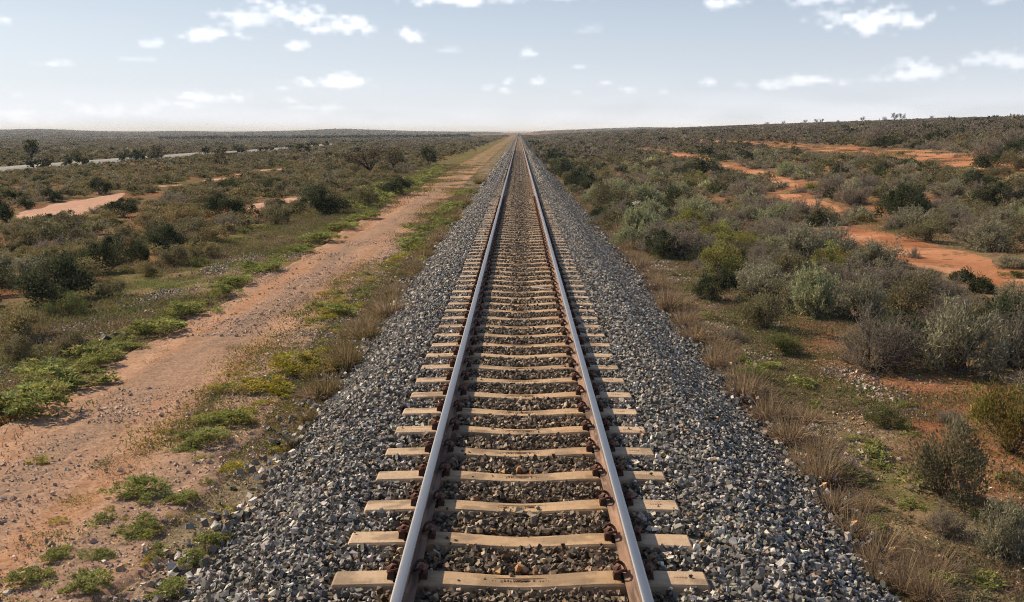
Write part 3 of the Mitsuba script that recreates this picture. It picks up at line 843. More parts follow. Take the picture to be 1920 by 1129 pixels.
rng = np.random.default_rng(23)
NEAR, MID, FAR = {}, {}, {}
_kinds = ["dark", "olive", "olivey", "grey", "twig", "light", "yellow", "yellowdark", "weedy"]
for kind in _kinds:
    NEAR[kind], MID[kind], FAR[kind] = [], [], []
    for k in range(3):
        if kind in ("twig", "grey", "light"):
            leafn = {"twig": 1400, "grey": 3200, "light": 3400}[kind]
            fol, wood = branchy(rng, kind, 46, 8, 7, leafn, {"twig": 0.045, "grey": 0.065, "light": 0.075}[kind], 0.008)
            NEAR[kind].append((fol.ply("mat_leaf"), wood.ply("mat_twig")))
        else:
            (v, f, c), cc = leafy(rng, kind, 6500 if kind == "dark" else 5600, 0.070 if kind == "dark" else 0.062, clumps=34, crad=0.28, aspect=0.5)
            wood = MB().add(*stems(rng, cc, 3))
            NEAR[kind].append((MB().add(v, f, c).ply("mat_leaf"), wood.ply("mat_twig")))
    for k in range(3):
        if kind in ("twig", "grey"):
            fol, wood = branchy(rng, kind, 20, 5, 5, 320 if kind == "grey" else 200, 0.12, 0.018)
            fol.add(*wood.arrays())
            shapegroup(f"scrub_mid_{kind}_{k}", {"plant": fol.ply("mat_leaf")})
        else:
            (v, f, c), cc = leafy(rng, kind, 620, 0.17, clumps=20, crad=0.30, aspect=0.6, quad=False)
            shapegroup(f"scrub_mid_{kind}_{k}", {"plant": MB().add(v, f, c).ply("mat_leaf")})
    for k in range(2):
        (v, f, c), cc = leafy(rng, kind, 130, 0.34, clumps=12, crad=0.30, aspect=0.8, quad=False)
        c = 0.86 * (0.5 * c + 0.5 * c.mean(0))
        shapegroup(f"scrub_far_{kind}_{k}", {"plant": MB().add(v, f, c).ply("mat_leaf")})

# ------------------------------------------------------------------ the shrubs that stand out: x, y, radius, height, look, label
HERO = [
    (4.31, 29.49, 0.58, 0.80, "dark", "dense dark green shrub standing alone beside the right ballast edge"),
    (4.37, 21.93, 0.48, 0.74, "dark", "dark green shrub with orange soil behind it and a short black shadow"),
    (4.70, 18.55, 0.51, 0.87, "olive", "olive shrub with yellowish tips above a patch of orange soil"),
    (5.23, 24.74, 0.67, 0.97, "yellow", "bright yellow green shrub between two dark shrubs right of the railway"),
    (6.10, 20.20, 0.72, 1.16, "light", "pale green feathery shrub in the thicket left of the sandy track"),
    (6.87, 19.69, 0.65, 1.08, "grey", "grey green twiggy shrub in the thicket, right of the pale feathery one"),
    (8.27, 20.81, 0.68, 0.86, "olive", "olive shrub in the thicket just below the orange sandy track"),
    (5.69, 15.46, 0.81, 1.03, "twig", "large grey brown twiggy shrub right of the bare orange soil"),
    (6.92, 15.15, 0.80, 1.26, "grey", "big silvery grey green shrub spreading near the right edge"),
    (7.88, 15.57, 0.47, 1.03, "twig", "grey twiggy shrub at the right edge above the yellow green bush"),
    (5.84, 11.31, 0.44, 0.95, "yellowdark", "yellow green rounded bush cut by the right edge of the photo"),
    (4.37, 9.73, 0.52, 0.83, "olive", "leafy olive shrub in front of the yellow green bush at right"),
    (4.31, 8.35, 0.33, 0.60, "grey", "grey green bush low at the right edge, with deep shade beneath"),
    (4.49, 16.43, 0.36, 0.38, "weedy", "small low green bush on the edge of the orange soil"),
    (10.99, 23.67, 0.52, 0.54, "dark", "small dark bush sitting on the near edge of the orange sand"),
    (13.23, 26.12, 0.43, 0.23, "weedy", "tiny flat green bush out on the orange sand near the right edge"),
    (13.91, 27.64, 0.53, 0.42, "grey", "low grey bush on the far edge of the orange sand at right"),
    (10.18, 28.11, 0.99, 0.86, "grey", "grey green bush on the near left edge of the orange sand"),
    (12.04, 30.07, 0.28, 0.42, "twig", "small twiggy bush alone on the orange sand"),
    (12.82, 55.90, 1.65, 1.44, "twig", "smooth dark grey mound shrub left of the orange track"),
    (16.15, 41.23, 1.22, 1.38, "dark", "dark rounded shrub behind the sandy track among grey shrubs"),
    (16.57, 49.17, 1.19, 1.32, "twig", "grey shrub at the bend of the orange track"),
    (14.95, 31.50, 1.11, 1.13, "grey", "grey green shrub in the row behind the orange sand"),
    (14.06, 33.93, 0.83, 0.92, "olive", "olive shrub in the row behind the orange sand, left of the grey one"),
    (10.99, 21.60, 0.53, 0.61, "grey", "rounded grey green shrub at the right edge just below the sand"),
    (10.15, 31.92, 0.95, 1.04, "twig", "brown twiggy shrub left of the sandy track head"),
    (9.18, 34.16, 1.02, 0.93, "twig", "grey brown twiggy shrub midway between ballast and sandy track"),
    (5.36, 56.44, 1.22, 1.28, "light", "silvery pale green shrub left in the group beside the railway"),
    (6.44, 50.59, 1.23, 1.36, "light", "light green shrub behind a scrap of white debris"),
    (7.35, 41.71, 1.01, 1.13, "light", "fresh green shrub in front of the brown mound right of the railway"),
    (3.72, 78.20, 0.97, 1.51, "dark", "dark shrub touching the right ballast far up the line"),
    (4.01, 66.86, 0.93, 1.29, "dark", "second dark shrub up the right ballast edge, nearer the camera"),
    (3.96, 111.03, 1.19, 1.78, "dark", "dark shrub beside the ballast, farthest in its row"),
    (41.38, 84.75, 2.26, 2.35, "twig", "large grey brown leafless thicket on the right slope at the edge"),
    (35.09, 75.05, 1.40, 1.92, "twig", "grey twiggy shrub left of the leafless thicket on the right slope"),
    (45.86, 129.21, 2.41, 2.61, "twig", "tall dark twiggy shrub standing beyond the far orange clearing"),
    (40.46, 110.61, 1.47, 1.18, "dark", "dark low shrub right of the tall twiggy one at the far clearing"),
    (30.13, 63.26, 1.18, 1.15, "dark", "dark olive shrub at the right end of the far orange clearing"),
    (30.03, 60.33, 0.97, 1.29, "olive", "olive shrub at the right edge beside the far orange clearing"),
    (4.01, 8.81, 0.28, 0.30, "twig", "low dead grey bush in front of the leafy olive shrub"),
    (8.26, 25.88, 0.63, 0.85, "yellow", "yellowish shrub above the pale feathery shrub in the thicket"),
    (8.43, 17.49, 0.58, 0.77, "olive", "olive shrub behind the silvery shrub near the right edge"),
    (4.65, 12.16, 0.27, 0.27, "weedy", "small green bush on orange soil left of the yellow green bush"),
    (5.51, 12.25, 0.24, 0.27, "twig", "small brown twiggy bush on orange soil beside the yellow green bush"),
    (7.21, 25.64, 0.56, 0.70, "olive", "olive shrub between the yellow green shrub and the pale feathery one"),
    (-10.14, 21.27, 0.91, 0.94, "dark", "broad dark green shrub in the left foreground scrub"),
    (-11.20, 26.43, 0.72, 0.95, "dark", "tall dark shrub behind the broad dark one at left"),
    (-10.79, 27.80, 0.32, 0.67, "dark", "narrow dark shrub right beside the tall dark shrub at left"),
    (-9.16, 21.65, 0.42, 0.45, "olive", "olive bush at the right foot of the broad dark shrub"),
    (-8.92, 19.15, 0.42, 0.44, "weedy", "low green bush just in front of the broad dark shrub"),
    (-8.51, 16.69, 0.51, 0.55, "olivey", "yellowish olive bush near the left edge in front of the dark shrub"),
    (-7.13, 15.18, 0.34, 0.40, "olive", "olive bush above the bright weeds at left, beside dark rocks"),
    (-7.83, 15.05, 0.29, 0.40, "olive", "olive bush at the left edge above the bright weeds"),
    (-13.01, 43.35, 0.92, 1.17, "dark", "dark rounded shrub midway across the left scrub"),
    (-18.53, 46.08, 0.80, 0.85, "dark", "dark shrub at the right end of the pale clearing"),
    (-8.38, 42.56, 1.09, 1.20, "dark", "dark green shrub left of the verge, in a row with two others"),
    (-7.04, 45.92, 0.74, 1.04, "olive", "olive shrub between two dark shrubs near the verge"),
    (-6.91, 54.42, 1.03, 1.00, "dark", "dark shrub nearest the dirt track in the row of dark shrubs"),
    (-9.72, 39.32, 0.70, 0.94, "olive", "olive shrub left of the dark row near the verge"),
    (-27.78, 65.48, 0.71, 1.06, "dark", "dark shrub just beyond the pale clearing"),
    (-23.07, 44.10, 0.48, 0.96, "dark", "dark shrub at the left edge beside the pale clearing"),
    (-25.58, 51.13, 0.42, 0.61, "dark", "small dark shrub on the far side of the pale clearing"),
    (-27.03, 57.22, 0.68, 0.80, "dark", "dark shrub on the bank above the pale clearing"),
    (-9.53, 28.68, 0.27, 0.47, "olivey", "left of two small yellowish bushes on the plain"),
    (-9.04, 28.76, 0.31, 0.44, "olivey", "right of two small yellowish bushes on the plain"),
    (-9.48, 24.76, 0.41, 0.41, "olivey", "low yellowish bush right of the narrow dark shrub"),
    (-8.96, 27.36, 0.34, 0.30, "weedy", "flat green bush in front of the two yellowish bushes"),
    (-12.65, 24.13, 0.33, 0.34, "twig", "grey twiggy bush at the left edge beyond the dark shrub"),
]
TREES = [
    (-71.6, 146.1, 1.41, 3.14, "t", "lone upright green tree beyond the highway at the far left"),
    (-13.6, 89.6, 1.68, 2.21, "b", "dark bare-branched tree, the left of three beside the verge"),
    (-12.2, 97.4, 1.20, 2.09, "b", "thin brown-leaved tree, the middle of three beside the verge"),
    (-10.0, 109.4, 1.11, 1.99, "t", "dark bushy tree standing alone at the edge of the grassy verge"),
    (-36.5, 168.7, 1.54, 1.99, "t", "olive tree beside the bend of the highway"),
    (-55.5, 152.5, 1.06, 2.45, "b", "bare tree standing in front of the highway at left"),
    (-62.6, 141.1, 0.76, 1.97, "b", "leaning bare tree by the highway, right of the lone green tree"),
    (-32.8, 108.9, 0.88, 1.99, "b", "thin bare tree in front of the highway, mid left"),
    (-16.4, 97.3, 1.05, 1.78, "b", "bushy brown tree leaning left of the bare-branched one"),
]
WEEDS = [(-6.12, 11.66, 0.62, 0.59), (-6.29, 13.09, 0.62, 0.55), (-6.25, 14.13, 0.31, 0.35), (-6.31, 15.48, 0.30, 0.26), (-6.23, 16.69, 0.51, 0.46),
    (-6.35, 18.44, 0.56, 0.47), (-6.23, 20.47, 0.34, 0.45), (-6.46, 22.04, 0.48, 0.43), (-6.32, 24.38, 0.53, 0.48), (-6.32, 28.01, 0.46, 0.40),
    (-6.27, 30.83, 0.67, 0.57), (-6.32, 34.91, 0.76, 0.57), (-6.00, 39.02, 0.63, 0.51), (-3.21, 28.88, 0.52, 0.53), (-3.13, 33.16, 0.45, 0.54),
    (-2.91, 43.45, 0.70, 0.61), (-2.71, 36.04, 0.49, 0.55), (-3.37, 18.30, 0.38, 0.40), (-2.52, 16.01, 0.18, 0.23), (-3.18, 13.77, 0.50, 0.43),
    (-3.52, 12.73, 0.43, 0.28), (-3.50, 11.20, 0.35, 0.28), (-3.52, 10.49, 0.33, 0.30), (-3.61, 10.22, 0.17, 0.13), (-3.59, 8.87, 0.30, 0.28),
    (-3.15, 8.68, 0.16, 0.20), (-3.26, 8.06, 0.18, 0.18), (-3.39, 7.47, 0.13, 0.13), (-3.11, 12.50, 0.21, 0.18), (-2.60, 7.84, 0.16, 0.23),
    (-2.64, 6.92, 0.16, 0.20), (-2.64, 7.44, 0.13, 0.19), (-3.23, 6.90, 0.18, 0.24), (-3.74, 7.03, 0.18, 0.20), (-3.74, 7.49, 0.17, 0.13),
    (3.98, 15.44, 0.26, 0.21), (3.57, 10.29, 0.20, 0.29), (3.62, 11.01, 0.12, 0.12), (3.38, 8.94, 0.15, 0.15), (3.88, 9.45, 0.11, 0.14),
    (3.51, 7.79, 0.20, 0.18), (3.80, 19.44, 0.27, 0.28), (4.45, 19.71, 0.27, 0.26)]
TUSSOCKS = [(-2.55, 26.92, 0.22, 0.35), (-2.61, 24.02, 0.22, 0.37), (-2.44, 18.00, 0.30, 0.55), (-2.52, 16.01, 0.24, 0.44), (-2.51, 13.80, 0.27, 0.61),
    (-2.53, 12.48, 0.21, 0.43), (-2.52, 11.29, 0.13, 0.28), (-2.48, 10.37, 0.13, 0.21), (-2.56, 45.66, 0.49, 0.64), (-2.61, 65.96, 0.53, 0.71),
    (-2.49, 37.12, 0.34, 0.52), (-2.57, 30.76, 0.30, 0.47), (3.13, 20.32, 0.36, 0.67), (3.25, 23.24, 0.28, 0.46), (3.13, 17.43, 0.34, 0.42),
    (3.15, 18.75, 0.26, 0.41), (3.11, 15.39, 0.26, 0.38), (3.14, 13.44, 0.31, 0.52), (3.23, 12.42, 0.24, 0.42), (3.27, 11.56, 0.26, 0.43),
    (3.22, 10.18, 0.26, 0.46), (3.13, 10.59, 0.18, 0.30), (3.06, 8.67, 0.20, 0.35), (3.10, 9.33, 0.19, 0.27), (3.08, 8.10, 0.21, 0.33),
    (3.13, 7.61, 0.20, 0.31), (3.27, 7.43, 0.19, 0.30), (2.94, 7.69, 0.13, 0.22), (3.32, 26.98, 0.32, 0.50), (3.50, 31.26, 0.34, 0.51),
    (3.64, 36.08, 0.33, 0.51), (3.83, 42.62, 0.35, 0.55), (3.41, 13.78, 0.19, 0.34)]
LOOKS = {"dark": "dense dark green shrub", "olive": "olive leafy shrub", "olivey": "yellowish olive shrub", "grey": "grey green twiggy shrub", "twig": "grey brown twiggy shrub",
         "light": "pale green feathery shrub", "yellow": "bright yellow green shrub", "yellowdark": "golden green shrub", "weedy": "low green bush"}
NAMES = {"dark": "saltbush", "olive": "leafy_shrub", "olivey": "leafy_shrub", "grey": "twiggy_shrub", "twig": "twiggy_shrub", "light": "feathery_shrub", "yellow": "leafy_shrub", "yellowdark": "leafy_shrub", "weedy": "low_bush"}

rng = np.random.default_rng(5)


def bare(x, y):
    """Where nothing grows: the railway, the tracks, clearings and the highway (x, y arrays)."""
    b = (x > -8.2) & (x < 3.35)
    e = (meshkit.noise(np.stack([x * 0.5, y * 0.5, x * 0], -1), 9) - 0.5) * 1.2
    b |= (x > 10.9 + e * 0.5) & (x < 14.5 + e * 0.5) & (y > 8) & (y < 40)
    b |= (x > 13.7 + e) & (x < 16.4 + e * 0.5) & (y > 44) & (y < 60)
    b |= (x > 17.2 + (y - 62) * 0.05 + e * 0.5) & (x < 19.2 + (y - 62) * 0.06 + e) & (y > 62) & (y < 108)
    b |= (x > 20.6) & (x < 23.0) & (y > 112) & (y < 185)
    b |= (x > -27.6 + e * 0.3) & (x < np.interp(y, [43, 46, 52, 59, 66], [-22, -20.7, -21.6, -23.4, -26]) + e * 0.3) & (y > 43.5) & (y < 66.5)
    for y0, y1, xl, xr in [(73, 77, -27.5, -25.6), (81, 88, -27.2, -25.0), (93, 98.5, -27.4, -25.0), (104, 110, -28.0, -25.5), (48, 58, -14.4, -12.2)]:
        b |= (x > xl - 0.3) & (x < xr + 0.5) & (y > y0 - 3) & (y < y1)
    hx = np.interp(y, [40, 300, 600, 1100], [-62, -65, -72.5, -90.5])
    b |= np.abs(x - hx) < 4.6
    return b


def sparse(x, y):
    """The long clearing on the right slope."""
    l = np.interp(y, [52, 60, 66, 80, 120, 165, 236], [30.5, 28.6, 29.4, 31.6, 33.4, 36.5, 37.6])
    r = np.interp(y, [52, 60, 76, 95, 165, 236], [31.2, 32.0, 36.6, 39.4, 40.4, 40.0])
    return (x > l - 0.4) & (x < r + 0.4) & (y > 50) & (y < 238)


PLANTS = []          # x, y, radius, height, kind, label (or None)
for h in HERO:
    PLANTS.append(h)


def candidates(y0, y1, step, xmax):
    gx, gy = np.meshgrid(np.arange(-xmax, xmax, step), np.arange(y0, y1, step))
    x = (gx + rng.uniform(-0.5, 0.5, gx.shape) * step).ravel()
    y = (gy + rng.uniform(-0.5, 0.5, gx.shape) * step).ravel()
    k = in_view(x, y, 1.25, 1.5)
    return x[k], y[k]


def seed_band(y0, y1, step, xmax, grow, hero):
    x, y = candidates(y0, y1, step, xmax)
    d = np.hypot(x, y)
    patch = meshkit.fbm(np.stack([x * 0.12, y * 0.08, x * 0], -1), 3, 41)
    patch2 = meshkit.fbm(np.stack([x * 0.07, y * 0.05, x * 0 + 5], -1), 3, 43)
    p = np.full(len(x), 0.90)
    left = x < 0
    p = np.where(left & (x > -10.2), np.where(y < 34, 0.42, np.where(y < 75, 0.16, 0.10)), p)
    p = np.where(left & (x <= -10.2) & (x > -14) & (y < 34), 1.0, p)
    p = np.where(left & (x <= -10.2), p * np.clip(0.90 + (patch - 0.42) * 2.0, 0.58, 1.05), p)
    p = np.where(~left & (x < 4.6) & (y < 50), 0.38, p)
    p = np.where(~left & (x < 6.0) & (y < 17.5), 0.55, p)
    p = np.where(~left & (x >= 4.6), p * np.clip(0.95 + (patch - 0.45) * 1.5, 0.65, 1), p)
    p = np.where(sparse(x, y), 0.10, p)
    keep = (rng.random(len(x)) < p) & ~bare(x, y)
    # a grassy gap in the left foreground, as open as in the photograph
    keep &= ~((x > -8.7) & (x < -8.2) & (y < 40))
    for hx, hy, hr, *_ in hero:
        keep &= np.hypot(x - hx, y - hy) > hr * 1.15 + 0.15
    # keep clear the line of sight to the shrubs that stand out: nothing right in front of them
    for hx, hy, hr, hh, *_ in hero:
        t = ((x - CAM[0]) * hx + y * hy) / (hx * hx + hy * hy)
        off = np.abs(x * hy - y * hx) / math.hypot(hx, hy)
        keep &= ~((t > 0.80) & (t < 1.0) & (off < hr * 0.8) & (np.hypot(x - hx, y - hy) < 3.0))
    out = []
    for xi, yi, a, b in zip(x[keep], y[keep], patch[keep], patch2[keep]):
        u = rng.random()
        if xi < 0:
            w = [("olivey", 0.26), ("olive", 0.38), ("dark", 0.06 + 0.25 * max(0, a - 0.5)), ("twig", 0.14), ("grey", 0.10), ("weedy", 0.06)]
            s = 0.50
            if xi > -10.2:
                w = [("weedy", 0.5), ("olivey", 0.3), ("olive", 0.2)]
                s = 0.30
        else:
            w = [("twig", 0.36 + 1.2 * max(0, b - 0.5)), ("grey", 0.22), ("olive", 0.18), ("light", 0.07 if yi < 70 else 0.03), ("dark", 0.09), ("yellow", 0.03 if yi < 70 else 0.0), ("weedy", 0.05)]
            s = 0.60
            if yi > 110:
                w = [("twig", 0.46), ("olive", 0.38), ("dark", 0.10), ("grey", 0.06)]
            if xi < 6.2 and yi > 52:
                w = [("dark", 0.32), ("olive", 0.36), ("twig", 0.20), ("grey", 0.12)]
                s = 0.75
            if xi < 5.6 and yi < 26:
                w = [("twig", 0.4), ("weedy", 0.35), ("grey", 0.25)]
                s = 0.28
            if 30 < xi < 41 and sparse(np.array(xi), np.array(yi)):
                s = 0.35
        tot = sum(q for _, q in w) * u
        for kind, q in w:
            tot -= q
            if tot <= 0:
                break
        r = s * math.exp(rng.normal(0, 0.30)) * grow
        hgt = r * ({"weedy": 0.7, "olivey": 0.9, "dark": 1.1, "twig": 1.05, "light": 1.3}.get(kind, 1.0) * (0.85 if xi < 0 else 0.86)) * rng.uniform(0.8, 1.25)
        hgt = low_enough(xi, yi, min(hgt, 1.35))
        if hgt < 0.16:
            continue
        out.append((xi, yi, min(r, hgt * 1.5), hgt, kind, None))
    return out


# the scrub in front of the bare tracks and the highway is low enough to let them show, as in the photograph
OPEN = [(12.8, 20, 40, 0.97), (11.6, 20, 38, 0.9), (15.4, 45, 59, 0.4), (19.5, 63, 105, 0.4), (22.0, 114, 182, 0.6), (33.0, 58, 150, 0.85), (37.0, 120, 225, 0.75), (-23.5, 45, 64, 0.9), (-62.5, 95, 520, 0.92), (-26.3, 72, 112, 0.7)]


def low_enough(x, y, h):
    for xt, y0, y1, share in OPEN:
        t = x / xt
        if 0.35 < t < 0.985 and y0 < y / t < y1:
            zt = float(on_ground(xt, y / t)) + 0.05
            room = CAM[2] + (zt - CAM[2]) * t - float(on_ground(x, y))
            if rng.random() < share:
                h = min(h, room * 0.92)
    return h


PLANTS += seed_band(4.5, 45, 0.95, 34, 1.0, HERO)
PLANTS += seed_band(45, 120, 1.35, 95, 1.05, HERO)
PLANTS += seed_band(120, 300, 2.1, 240, 1.2, HERO)

for y in np.arange(96, 430, 3.2):
    if rng.random() < 0.34:
        PLANTS.append((np.interp(y, [40, 300, 600], [-57.4, -60.4, -68.0]) + rng.normal(0, 0.8), y, rng.uniform(0.8, 1.7), rng.uniform(0.9, 1.7), "dark" if rng.random() < 0.7 else "olive", None))

# the 300 that show largest stand alone, the others are scrub
px_size = np.array([p[2] * max(p[3], p[2] * 0.6) / max(p[1], 4) ** 2 * (10 if p[5] else 1) * (1 if in_view(np.array(p[0]), np.array(p[1]), 1.04) else 0.0001) for p in PLANTS])
order = np.argsort(-px_size)
single = set(order[:300].tolist())
# a place in words for those without a label of their own: by the nearest shrub that stands out
PHRASES = {
    "dense dark green shrub standing alone beside the right ballast edge": "the dense dark shrub by the right ballast",
    "dark green shrub with orange soil behind it and a short black shadow": "the dark shrub with the short black shadow",
    "olive shrub with yellowish tips above a patch of orange soil": "the yellow-tipped olive shrub on orange soil",
    "bright yellow green shrub between two dark shrubs right of the railway": "the bright yellow green shrub",
    "pale green feathery shrub in the thicket left of the sandy track": "the pale feathery shrub",
    "grey green twiggy shrub in the thicket, right of the pale feathery one": "the grey green shrub in the thicket",
    "olive shrub in the thicket just below the orange sandy track": "the olive shrub below the sandy track",
    "large grey brown twiggy shrub right of the bare orange soil": "the large grey brown shrub by the orange soil",
    "big silvery grey green shrub spreading near the right edge": "the big silvery shrub near the right edge",
    "yellow green rounded bush cut by the right edge of the photo": "the yellow green bush at the right edge",
    "leafy olive shrub in front of the yellow green bush at right": "the leafy olive shrub at lower right",
    "small dark bush sitting on the near edge of the orange sand": "the dark bush on the sand edge",
    "low grey bush on the far edge of the orange sand at right": "the low grey bush beyond the sand",
    "grey green bush on the near left edge of the orange sand": "the grey bush at the sand's left edge",
    "smooth dark grey mound shrub left of the orange track": "the dark grey mound left of the track",
    "dark rounded shrub behind the sandy track among grey shrubs": "the dark rounded shrub behind the sand",
    "grey shrub at the bend of the orange track": "the grey shrub at the track bend",
    "grey green shrub in the row behind the orange sand": "the grey green shrub behind the sand",
    "brown twiggy shrub left of the sandy track head": "the brown shrub at the track head",
    "grey brown twiggy shrub midway between ballast and sandy track": "the grey brown shrub midway to the sand",
    "silvery pale green shrub left in the group beside the railway": "the silvery pale shrub by the railway",
    "light green shrub behind a scrap of white debris": "the light shrub by the white scrap",
    "fresh green shrub in front of the brown mound right of the railway": "the fresh green shrub beside the ballast",
    "dark shrub touching the right ballast far up the line": "the farther dark ballast shrub",
    "second dark shrub up the right ballast edge, nearer the camera": "the second dark ballast shrub",
    "dark shrub beside the ballast, farthest in its row": "the farthest dark ballast shrub",
    "large grey brown leafless thicket on the right slope at the edge": "the leafless thicket on the slope",
    "tall dark twiggy shrub standing beyond the far orange clearing": "the tall twiggy shrub by the far clearing",
    "dark olive shrub at the right end of the far orange clearing": "the dark shrub ending the far clearing",
    "yellowish shrub above the pale feathery shrub in the thicket": "the yellowish shrub in the thicket",
    "olive shrub behind the silvery shrub near the right edge": "the olive shrub behind the silvery one",
    "broad dark green shrub in the left foreground scrub": "the broad dark shrub at left",
    "tall dark shrub behind the broad dark one at left": "the tall dark shrub at left",
    "yellowish olive bush near the left edge in front of the dark shrub": "the yellowish bush near the left edge",
    "dark rounded shrub midway across the left scrub": "the dark rounded shrub mid left",
    "dark shrub at the right end of the pale clearing": "the dark shrub by the pale clearing",
    "dark green shrub left of the verge, in a row with two others": "the dark shrub left of the verge",
    "dark shrub nearest the dirt track in the row of dark shrubs": "the dark shrub nearest the dirt track",
    "dark shrub just beyond the pale clearing": "the dark shrub beyond the pale clearing",
    "dark shrub at the left edge beside the pale clearing": "the dark shrub at the left edge",
    "left of two small yellowish bushes on the plain": "the two small yellowish bushes",
    "low yellowish bush right of the narrow dark shrub": "the low yellowish bush at left",

}
_anchor = [(h[0], h[1], PHRASES.get(h[5])) for h in HERO if PHRASES.get(h[5])]
_taken = {}


def place_label(x, y, kind, r):
    d = [math.hypot(x - a[0], (y - a[1])) for a in _anchor]
    for k in np.argsort(d)[:3]:
        ax, ay, phrase = _anchor[int(k)]
        dx, dy = x / y - ax / ay, (y - ay)
        if abs(dx) * y > abs(dy) * 0.6:
            where = "right of" if dx > 0 else "left of"
        else:
            where = "beyond" if dy > 0 else "in front of"
        text = f"{LOOKS[kind]} {where} {phrase}"
        if text not in _taken:
            _taken[text] = 1
            return text
    for word in ["second ", "third ", "fourth ", "fifth ", "sixth ", "seventh ", "eighth ", "ninth ", "tenth ", "eleventh ", "twelfth ", "thirteenth "]:
        if word + text not in _taken:
            _taken[word + text] = 1
            return word + text
    return text


_scrub_n = 0
for i in order:
    x, y, r, h, kind, text = PLANTS[i]
    z = float(on_ground(x, y)) - 0.02
    turn = rng.uniform(0, 360)
    if i in single:
        key = numbered(NAMES[kind])
        fol, wood = NEAR[kind][rng.integers(3)]
        m = T().translate([x, y, z]).rotate([0, 0, 1], turn).scale([r * rng.uniform(0.95, 1.1), r * rng.uniform(0.95, 1.1), h * 1.02])
        note(key, text or place_label(x, y, kind, r), "shrub", "shrubs of the left plain" if x < 0 else "shrubs right of the railway")
        put(key + "__foliage", {**fol, "to_world": m})
        put(key + "__stems", {**wood, "to_world": m})
    else:
        _scrub_n += 1
        m = T().translate([x, y, z]).rotate([0, 0, 1], turn).scale([r, r * rng.uniform(0.85, 1.15), h])
        instance(f"scrub__{_scrub_n:03d}", f"scrub_mid_{kind}_{rng.integers(3)}" if y < 120 else f"scrub_far_{kind}_{rng.integers(2)}", m)
note("scrub", "low olive and grey shrubs covering the plain and slopes into the distance", "scrub", kind="stuff")

# the farthest scrub, in clumps, to the hills
x, y = [], []
for y0, y1, step in ((300, 520, 3.6), (520, 900, 6.5)):
    a, b = candidates(y0, y1, step, y1 * 0.62)
    x.append(a), y.append(b)
x, y = np.concatenate(x), np.concatenate(y)
hx = np.interp(y, [40, 300, 600, 1100], [-62, -65, -72.5, -90.5])
ok = ~((x > -11) & (x < 3.6)) & (np.abs(x - hx) > 5.5) & ~((x > 200) & (y < 2.2 * x)) & (hill_z(x, y) < base_z(x, y) + 0.25)
x, y = x[ok], y[ok]
for y0, y1, step in ((650, 1200, 8.5), (1200, 2420, 15.0)):
    a, b = candidates(y0, y1, step, y1 * 0.62)
    k = (hill_z(a, b) >= base_z(a, b) + 0.25) & (np.abs(a) > 14)
    x, y = np.concatenate([x, a[k]]), np.concatenate([y, b[k]])
for i, (a, b) in enumerate(zip(x, y)):
    s = np.interp(b, [300, 520, 900, 2400], [1.25, 1.8, 2.9, 5.5]) * math.exp(rng.normal(0, 0.3))
    kind = rng.choice(["twig", "olive", "grey", "dark"], p=[0.34, 0.36, 0.12, 0.18])
    m = T().translate([a, b, float(on_ground(a, b)) - 0.05]).rotate([0, 0, 1], rng.uniform(0, 360)).scale([s, s, min(0.5 * s, rng.uniform(0.5, 1.1) * (1.5 if b > 900 else 1.0) * (0.75 if a > 120 else 1.0))])
    instance(f"scrub__{_scrub_n + i + 1:03d}", f"scrub_far_{kind}_{rng.integers(2)}", m)

# ------------------------------------------------------------------ weeds, tussocks, grass
_weed = [weed_mesh(rng, 2600, "weed", 0).ply("mat_leaf") for k in range(3)] + [weed_mesh(rng, 2400, "weedy2", 160).ply("mat_leaf") for k in range(2)]
RANK = ["nearest", "second", "third", "fourth", "fifth", "sixth", "seventh", "eighth", "ninth", "tenth", "eleventh", "twelfth", "thirteenth", "fourteenth", "fifteenth", "sixteenth", "seventeenth", "eighteenth", "nineteenth", "twentieth",
        "twenty-first", "twenty-second", "twenty-third", "twenty-fourth"]
_rank = {}


def rank(group):
    n = _rank.get(group, 0)
    _rank[group] = n + 1
    return "nearest the bottom of the photo" if n == 0 else f"{RANK[n]} from the bottom of the photo"


for i, (x, y, r, h) in enumerate(sorted(WEEDS, key=lambda w: w[1])):
    key = numbered("weed_clump")
    yellow = 12.0 < y < 14.5 and -3.8 < x < -2.8
    m = T().translate([x, y, float(on_ground(x, y)) + (0.02 if -6.3 < x < -2.9 else -0.01)]).rotate([0, 0, 1], rng.uniform(0, 360)).scale([r * 1.08, r * 1.08, h * 0.58])
    if x < -5:
        text, grp = "bright leafy weed clump along the outer track edge, ", "weeds along the outer edge of the dirt track"
    elif x < 0 and yellow:
        text, grp = "yellow flowering weed clump left of the ballast, ", "yellow flowering weeds"
    elif x < 0:
        text, grp = "green weed clump between dirt track and ballast, ", "weeds between dirt track and ballast"
    else:
        text, grp = "small bright weed clump right of the ballast, ", "weeds right of the ballast"
    put(key, {**_weed[3 + i % 2 if yellow else i % 3], "to_world": m}, text + rank(grp), "weed", grp)
_tm = [tussock_mesh(rng, 420) for k in range(3)] + [tussock_mesh(rng, 420, (0.28, 0.205, 0.115), 0.25) for k in range(2)]
_tus = [t.ply("mat_leaf") for t in _tm]
for k in range(5):
    shapegroup(f"cover_tussock_{k}", {"plant": _tus[k]})
